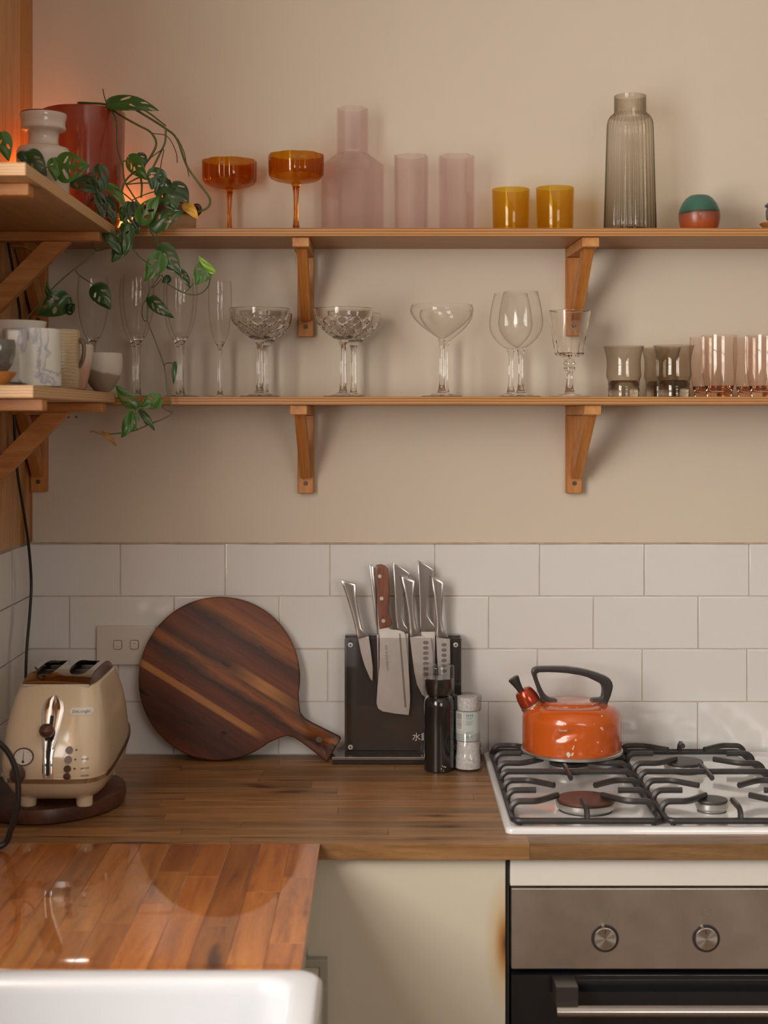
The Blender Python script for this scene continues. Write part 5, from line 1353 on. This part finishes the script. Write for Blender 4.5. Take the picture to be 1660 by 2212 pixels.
def leaf(a, b_, w, Y, mat=None, holes=3, tilt=0.0, fold=.18, label=None, zf=Z1, seed=0):
    """a: petiole end, b_: tip, both on the photograph's crop; w: width there; Y: distance plane"""
    rnd = random.Random(seed*31+int(a[0])+int(a[1]))
    A, B = W(*zf(*a), Y), W(*zf(*b_), Y-.006)
    L = (B-A).length; u = (B-A).normalized(); nrm = Vector((0, -1, 0)); nrm = (nrm-u*nrm.dot(u)).normalized(); s = u.cross(nrm)
    hw = w*1.14/3.32/S(Y)/2
    ang = tilt; s2 = s*math.cos(ang)+nrm*math.sin(ang); n2 = nrm*math.cos(ang)-s*math.sin(ang)
    hw = hw/max(.35, math.cos(ang))
    NL, NW = 44, 26; g = []
    HO = []
    for k in range(holes):
        sd = (-1, 1)[(k+seed) % 2]
        for ss, pr in ((sd, 1.0), (-sd, .45)):
            if rnd.random() < pr: HO.append((.30+.19*k+rnd.uniform(-.03, .03), ss*rnd.uniform(.40, .50), rnd.uniform(.040, .062), rnd.uniform(.22, .32), rnd.uniform(.30, .50)))
    bm = bmesh.new()
    asym = rnd.uniform(-.12, .12); curl = rnd.uniform(.05, .16); sway = rnd.uniform(-.10, .10)
    for j in range(NL+1):
        t = j/NL
        wp = (math.sin(PI*min(1, t**.62)))**.75*(1-.20*t) if t < 1 else 0
        wp = max(wp, .0)*1.02
        row = []
        for i in range(NW+1):
            q = 2*i/NW-1
            back = -.07*(1-min(1, t*3.5))*abs(q)          # heart-shaped lobes
            p = A+u*(L*(t+back+.04*abs(q)*t*(1-t)*0))+s2*(hw*wp*(q+asym*(1-q*q)*.3)+L*sway*math.sin(PI*t)*.5)
            p += n2*(-hw*fold*(abs(q)**1.3)*wp+L*curl*math.sin(PI*t)*.6+.0006*math.sin(9*t+q*5))
            row.append(bm.verts.new(p))
        g.append(row)
    for j in range(NL):
        for i in range(NW):
            t, q = (j+.5)/NL, 2*(i+.5)/NW-1
            hole = False
            for (ht, hq, rt, rq, sk) in HO:
                dq = q-hq; dt = t-ht-sk*dq*math.copysign(1, hq)*.6
                if (dt/rt)**2+(dq/rq)**2 < 1: hole = True
            if not hole:
                try: bm.faces.new([g[j][i], g[j][i+1], g[j+1][i+1], g[j+1][i]])
                except ValueError: pass
    bmesh.ops.remove_doubles(bm, verts=bm.verts[:], dist=1e-6)
    bmesh.ops.delete(bm, geom=[v_ for v_ in bm.verts if not v_.link_faces], context='VERTS')
    # smooth the hole rims
    bd_ = [v_ for v_ in bm.verts if v_.is_boundary]
    bmesh.ops.smooth_vert(bm, verts=bd_, factor=.5, use_axis_x=True, use_axis_y=True, use_axis_z=True)
    ret = bmesh.ops.extrude_face_region(bm, geom=bm.faces[:])
    for v_ in [x for x in ret['geom'] if isinstance(x, bmesh.types.BMVert)]: v_.co += n2*.0005
    bmesh.ops.recalc_face_normals(bm, faces=bm.faces[:])
    return from_bm('leaf', bm, mat or M_leaf, vine, True, label, 70)
def stem(pts, r, Ys, mat=None, zf=Z1, name='stem'):
    n = len(pts); P = []
    for i, p in enumerate(pts):
        if isinstance(Ys, (int, float)): Y = Ys
        else:
            f = i/(n-1)*(len(Ys)-1); k = min(int(f), len(Ys)-2); Y = Ys[k]+(Ys[k+1]-Ys[k])*(f-k)
        P.append(W(*zf(*p), Y))
    return tube(name, P, r, mat or M_vine, vine, 7, 4)
HG = -.215                                       # hanging in front of the upper shelf
stem([(690, 420), (640, 270), (560, 240), (650, 242), (740, 248), (850, 268), (930, 268), (1050, 335), (1190, 425), (1270, 500), (1340, 690), (1430, 820), (1505, 925), (1495, 985), (1440, 1015), (1390, 1020)], .0021, [-.11, -.12, -.17, -.19, -.19, -.20])
stem([(760, 262), (900, 350), (1000, 405), (1080, 450), (1122, 530), (1085, 620), (1040, 680)], .0020, [-.16, -.19, -.20])
stem([(1190, 435), (1185, 520), (1150, 600), (1090, 720)], .0019, -.20)
stem([(738, 140), (748, 190), (770, 245), (830, 290)], .0011, -.165, M_vine_b)
stem([(770, 250), (835, 370), (842, 560), (880, 690), (895, 800), (940, 880), (1000, 970)], .0014, [-.16, -.20, -.22])
stem([(930, 262), (1050, 300), (1190, 405)], .0016, -.195)
stem([(840, 770), (850, 700), (880, 660), (935, 655)], .0012, -.215)
stem([(870, 880), (900, 800), (960, 740), (1040, 700)], .0019, -.215)
stem([(1010, 780), (1018, 840), (1012, 920)], .0018, -.21)
stem([(900, 825), (1000, 775), (1060, 790)], .0014, -.215)
stem([(905, 825), (1000, 815), (1070, 815)], .0012, -.215)
stem([(1090, 458), (1200, 480), (1262, 590), (1272, 670)], .0009, -.205, M_vine_b, name='tendril')
stem([(1275, 495), (1320, 590), (1340, 690), (1357, 770)], .0009, -.205, M_vine_b, name='tendril')
stem([(1085, 630), (1140, 590), (1175, 575), (1160, 650), (1150, 720)], .0009, -.205, M_vine_b, name='tendril')
stem([(640, 990), (700, 1040), (722, 1110), (680, 1180), (663, 1240), (690, 1298), (780, 1280)], .0014, -.235)
stem([(690, 1298), (610, 1375), (535, 1430), (430, 1520), (350, 1600), (300, 1655), (190, 1790)], .0013, [-.235, -.25, -.26])
stem([(540, 1440), (575, 1480), (680, 1550)], .0009, -.25, M_vine_b)
stem([(780, 1070), (850, 1150), (930, 1260), (1010, 1350), (1080, 1400)], .0012, -.235)
stem([(870, 1165), (930, 1120), (1000, 1070)], .0010, -.24)
stem([(1120, 1150), (1128, 1230), (1140, 1290)], .0013, -.235)
stem([(1075, 1160), (1110, 1210), (1135, 1300)], .0010, -.235)
stem([(440, 860), (510, 800), (600, 760), (680, 735)], .0010, -.24)
stem([(290, 730), (340, 700), (385, 690)], .0009, -.345)
stem([(510, 800), (600, 770), (700, 780), (760, 830), (860, 870), (960, 950)], .0012, -.235)
stem([(620, 970), (690, 910), (720, 880)], .0016, -.235)
stem([(940, 940), (1060, 890), (1180, 860)], .0010, -.22)
stem([(1150, 310), (1110, 370), (1065, 440), (1058, 560), (1060, 640), (1120, 800), (1180, 970), (1200, 1150), (1238, 1290), (1180, 1340), (1100, 1372), (960, 1430), (870, 1445), (780, 1453), (735, 1455)], .0012, [-.235, -.235, -.235, -.235, -.24, -.24], zf=Z2)
stem([(1080, 400), (1110, 395), (1160, 340)], .0009, -.235, M_vine_b, Z2)
stem([(1160, 310), (1200, 372), (1320, 440), (1420, 452), (1490, 400), (1517, 300)], .0011, -.235, zf=Z2)
stem([(1200, 258), (1260, 282), (1310, 300)], .0009, -.235, M_vine_b, Z2)
stem([(1320, 440), (1360, 410), (1388, 372)], .0009, -.235, zf=Z2)
stem([(1060, 490), (1028, 515), (1020, 590), (1035, 640), (1062, 640)], .0010, -.235, M_vine_b, Z2)
stem([(1175, 965), (1190, 948), (1225, 942), (1252, 950)], .0010, -.24, zf=Z2)
stem([(1150, 1235), (1185, 1275), (1232, 1298)], .0010, -.24, M_vine_b, Z2)
stem([(1130, 1360), (1050, 1385), (1010, 1290)], .0008, -.24, M_vine_b, Z2)
stem([(990, 1425), (955, 1380), (945, 1305), (965, 1272)], .0008, -.242, M_vine_b, Z2)
stem([(735, 1455), (690, 1440), (655, 1432), (648, 1442)], .0011, -.24, M_leaf_d, Z2, 'dry_tip')
LV = [
 ((780, 238), (1142, 296), 118, -.175, None, 4, .35), ((20, 455), (62, 660), 105, -.40, M_leaf_b, 2, .2),
 ((205, 590), (336, 768), 135, -.345, None, 3, .2), ((150, 590), (205, 690), 70, -.345, None, 0, .5),
 ((405, 700), (642, 692), 215, -.365, M_leaf_b, 3, .1), ((385, 640), (400, 805), 95, -.362, M_leaf_b, 1, .2),
 ((715, 690), (722, 905), 112, -.245, None, 2, .2), ((505, 790), (705, 895), 95, -.25, None, 2, .6),
 ((705, 890), (732, 1105), 76, -.255, None, 2, .3), ((925, 630), (1056, 792), 118, -.225, M_leaf_b, 2, -.4),
 ((990, 605), (1040, 700), 90, -.222, None, 1, .3),
 ((1150, 718), (1085, 862), 130, -.23, None, 2, .2), ((1205, 790), (1110, 900), 110, -.225, None, 2, .4),
 ((1180, 850), (1260, 1015), 170, -.238, None, 3, .1),
 ((1240, 818), (1352, 960), 120, -.235, None, 1, .4), ((998, 1092), (1146, 910), 132, -.26, M_leaf_b, 2, .1),
 ((1082, 1135), (1318, 1016), 128, -.25, None, 3, .2), ((1322, 965), (1422, 1078), 72, -.225, M_leaf_y, 0, .2),
 ((965, 955), (992, 1182), 92, -.232, None, 2, .3), ((755, 915), (822, 1105), 96, -.24, None, 2, .4),
 ((890, 985), (915, 1140), 84, -.228, None, 3, .2), ((755, 1150), (872, 1335), 82, -.25, None, 2, .5),
 ((905, 1190), (800, 1385), 128, -.24, None, 2, .1), ((935, 1120), (885, 1330), 74, -.245, None, 1, .5),
 ((780, 828), (902, 995), 66, -.248, M_leaf_b, 1, .5), ((1165, 1322), (1034, 1522), 132, -.25, M_leaf_b, 2, .1),
 ((1160, 1262), (1302, 1485), 130, -.238, None, 3, .1), ((1300, 1440), (1363, 1572), 52, -.235, None, 2, .5),
 ((1490, 1400), (1400, 1548), 128, -.24, M_leaf_b, 1, .1), ((1535, 1455), (1424, 1334), 52, -.242, M_leaf_n, 0, .3),
 ((1222, 1490), (1160, 1530), 56, -.235, None, 0, .1), ((940, 960), (860, 1090), 90, -.225, None, 2, .3),
 ((870, 1120), (1000, 1175), 80, -.23, None, 1, .4), ((600, 770), (690, 860), 80, -.24, None, 1, .5),
]
for k, (a, b_, w, Y, mt, ho, ti) in enumerate(LV):
    lab = 'yellowing leaf' if mt is M_leaf_y else 'pale young leaf' if mt is M_leaf_n else None
    leaf(a, b_, w, Y, mt, ho, ti, label=lab, seed=k)
LV2 = [((680, 388), (792, 562), 138, -.252, None, 2, .05), ((490, 470), (268, 602), 168, -.262, None, 3, .2), ((470, 575), (540, 520), 80, -.265, None, 1, .1),
 ((358, 475), (335, 358), 46, -.255, M_leaf_b, 0, .3), ((1068, 472), (1250, 622), 92, -.237, None, 3, .1), ((1258, 940), (1245, 1098), 34, -.24, None, 0, .4),
 ((975, 1268), (830, 1103), 102, -.245, M_leaf_b, 2, .1), ((1152, 1190), (1000, 1255), 112, -.248, M_leaf_b, 2, .1), ((962, 1306), (870, 1480), 102, -.246, M_leaf_b, 1, .1),
 ((1004, 1282), (1112, 1432), 52, -.244, None, 2, .3), ((742, 1435), (836, 1542), 40, -.24, M_leaf_d, 0, .4)]
for k, (a, b_, w, Y, mt, ho, ti) in enumerate(LV2):
    leaf(a, b_, w, Y, mt, ho, ti, label='dry brown leaf' if mt is M_leaf_d else None, zf=Z2, seed=100+k)
# two small screw holes in the plaster left of the lower bracket
for px_ in (147.5, 164.5):
    p = W(px_, 901, -.0012); cyl_y('screw_hole', p.x, p.z, .0024, -.0006, .0006, M_print, wall_b, 10)
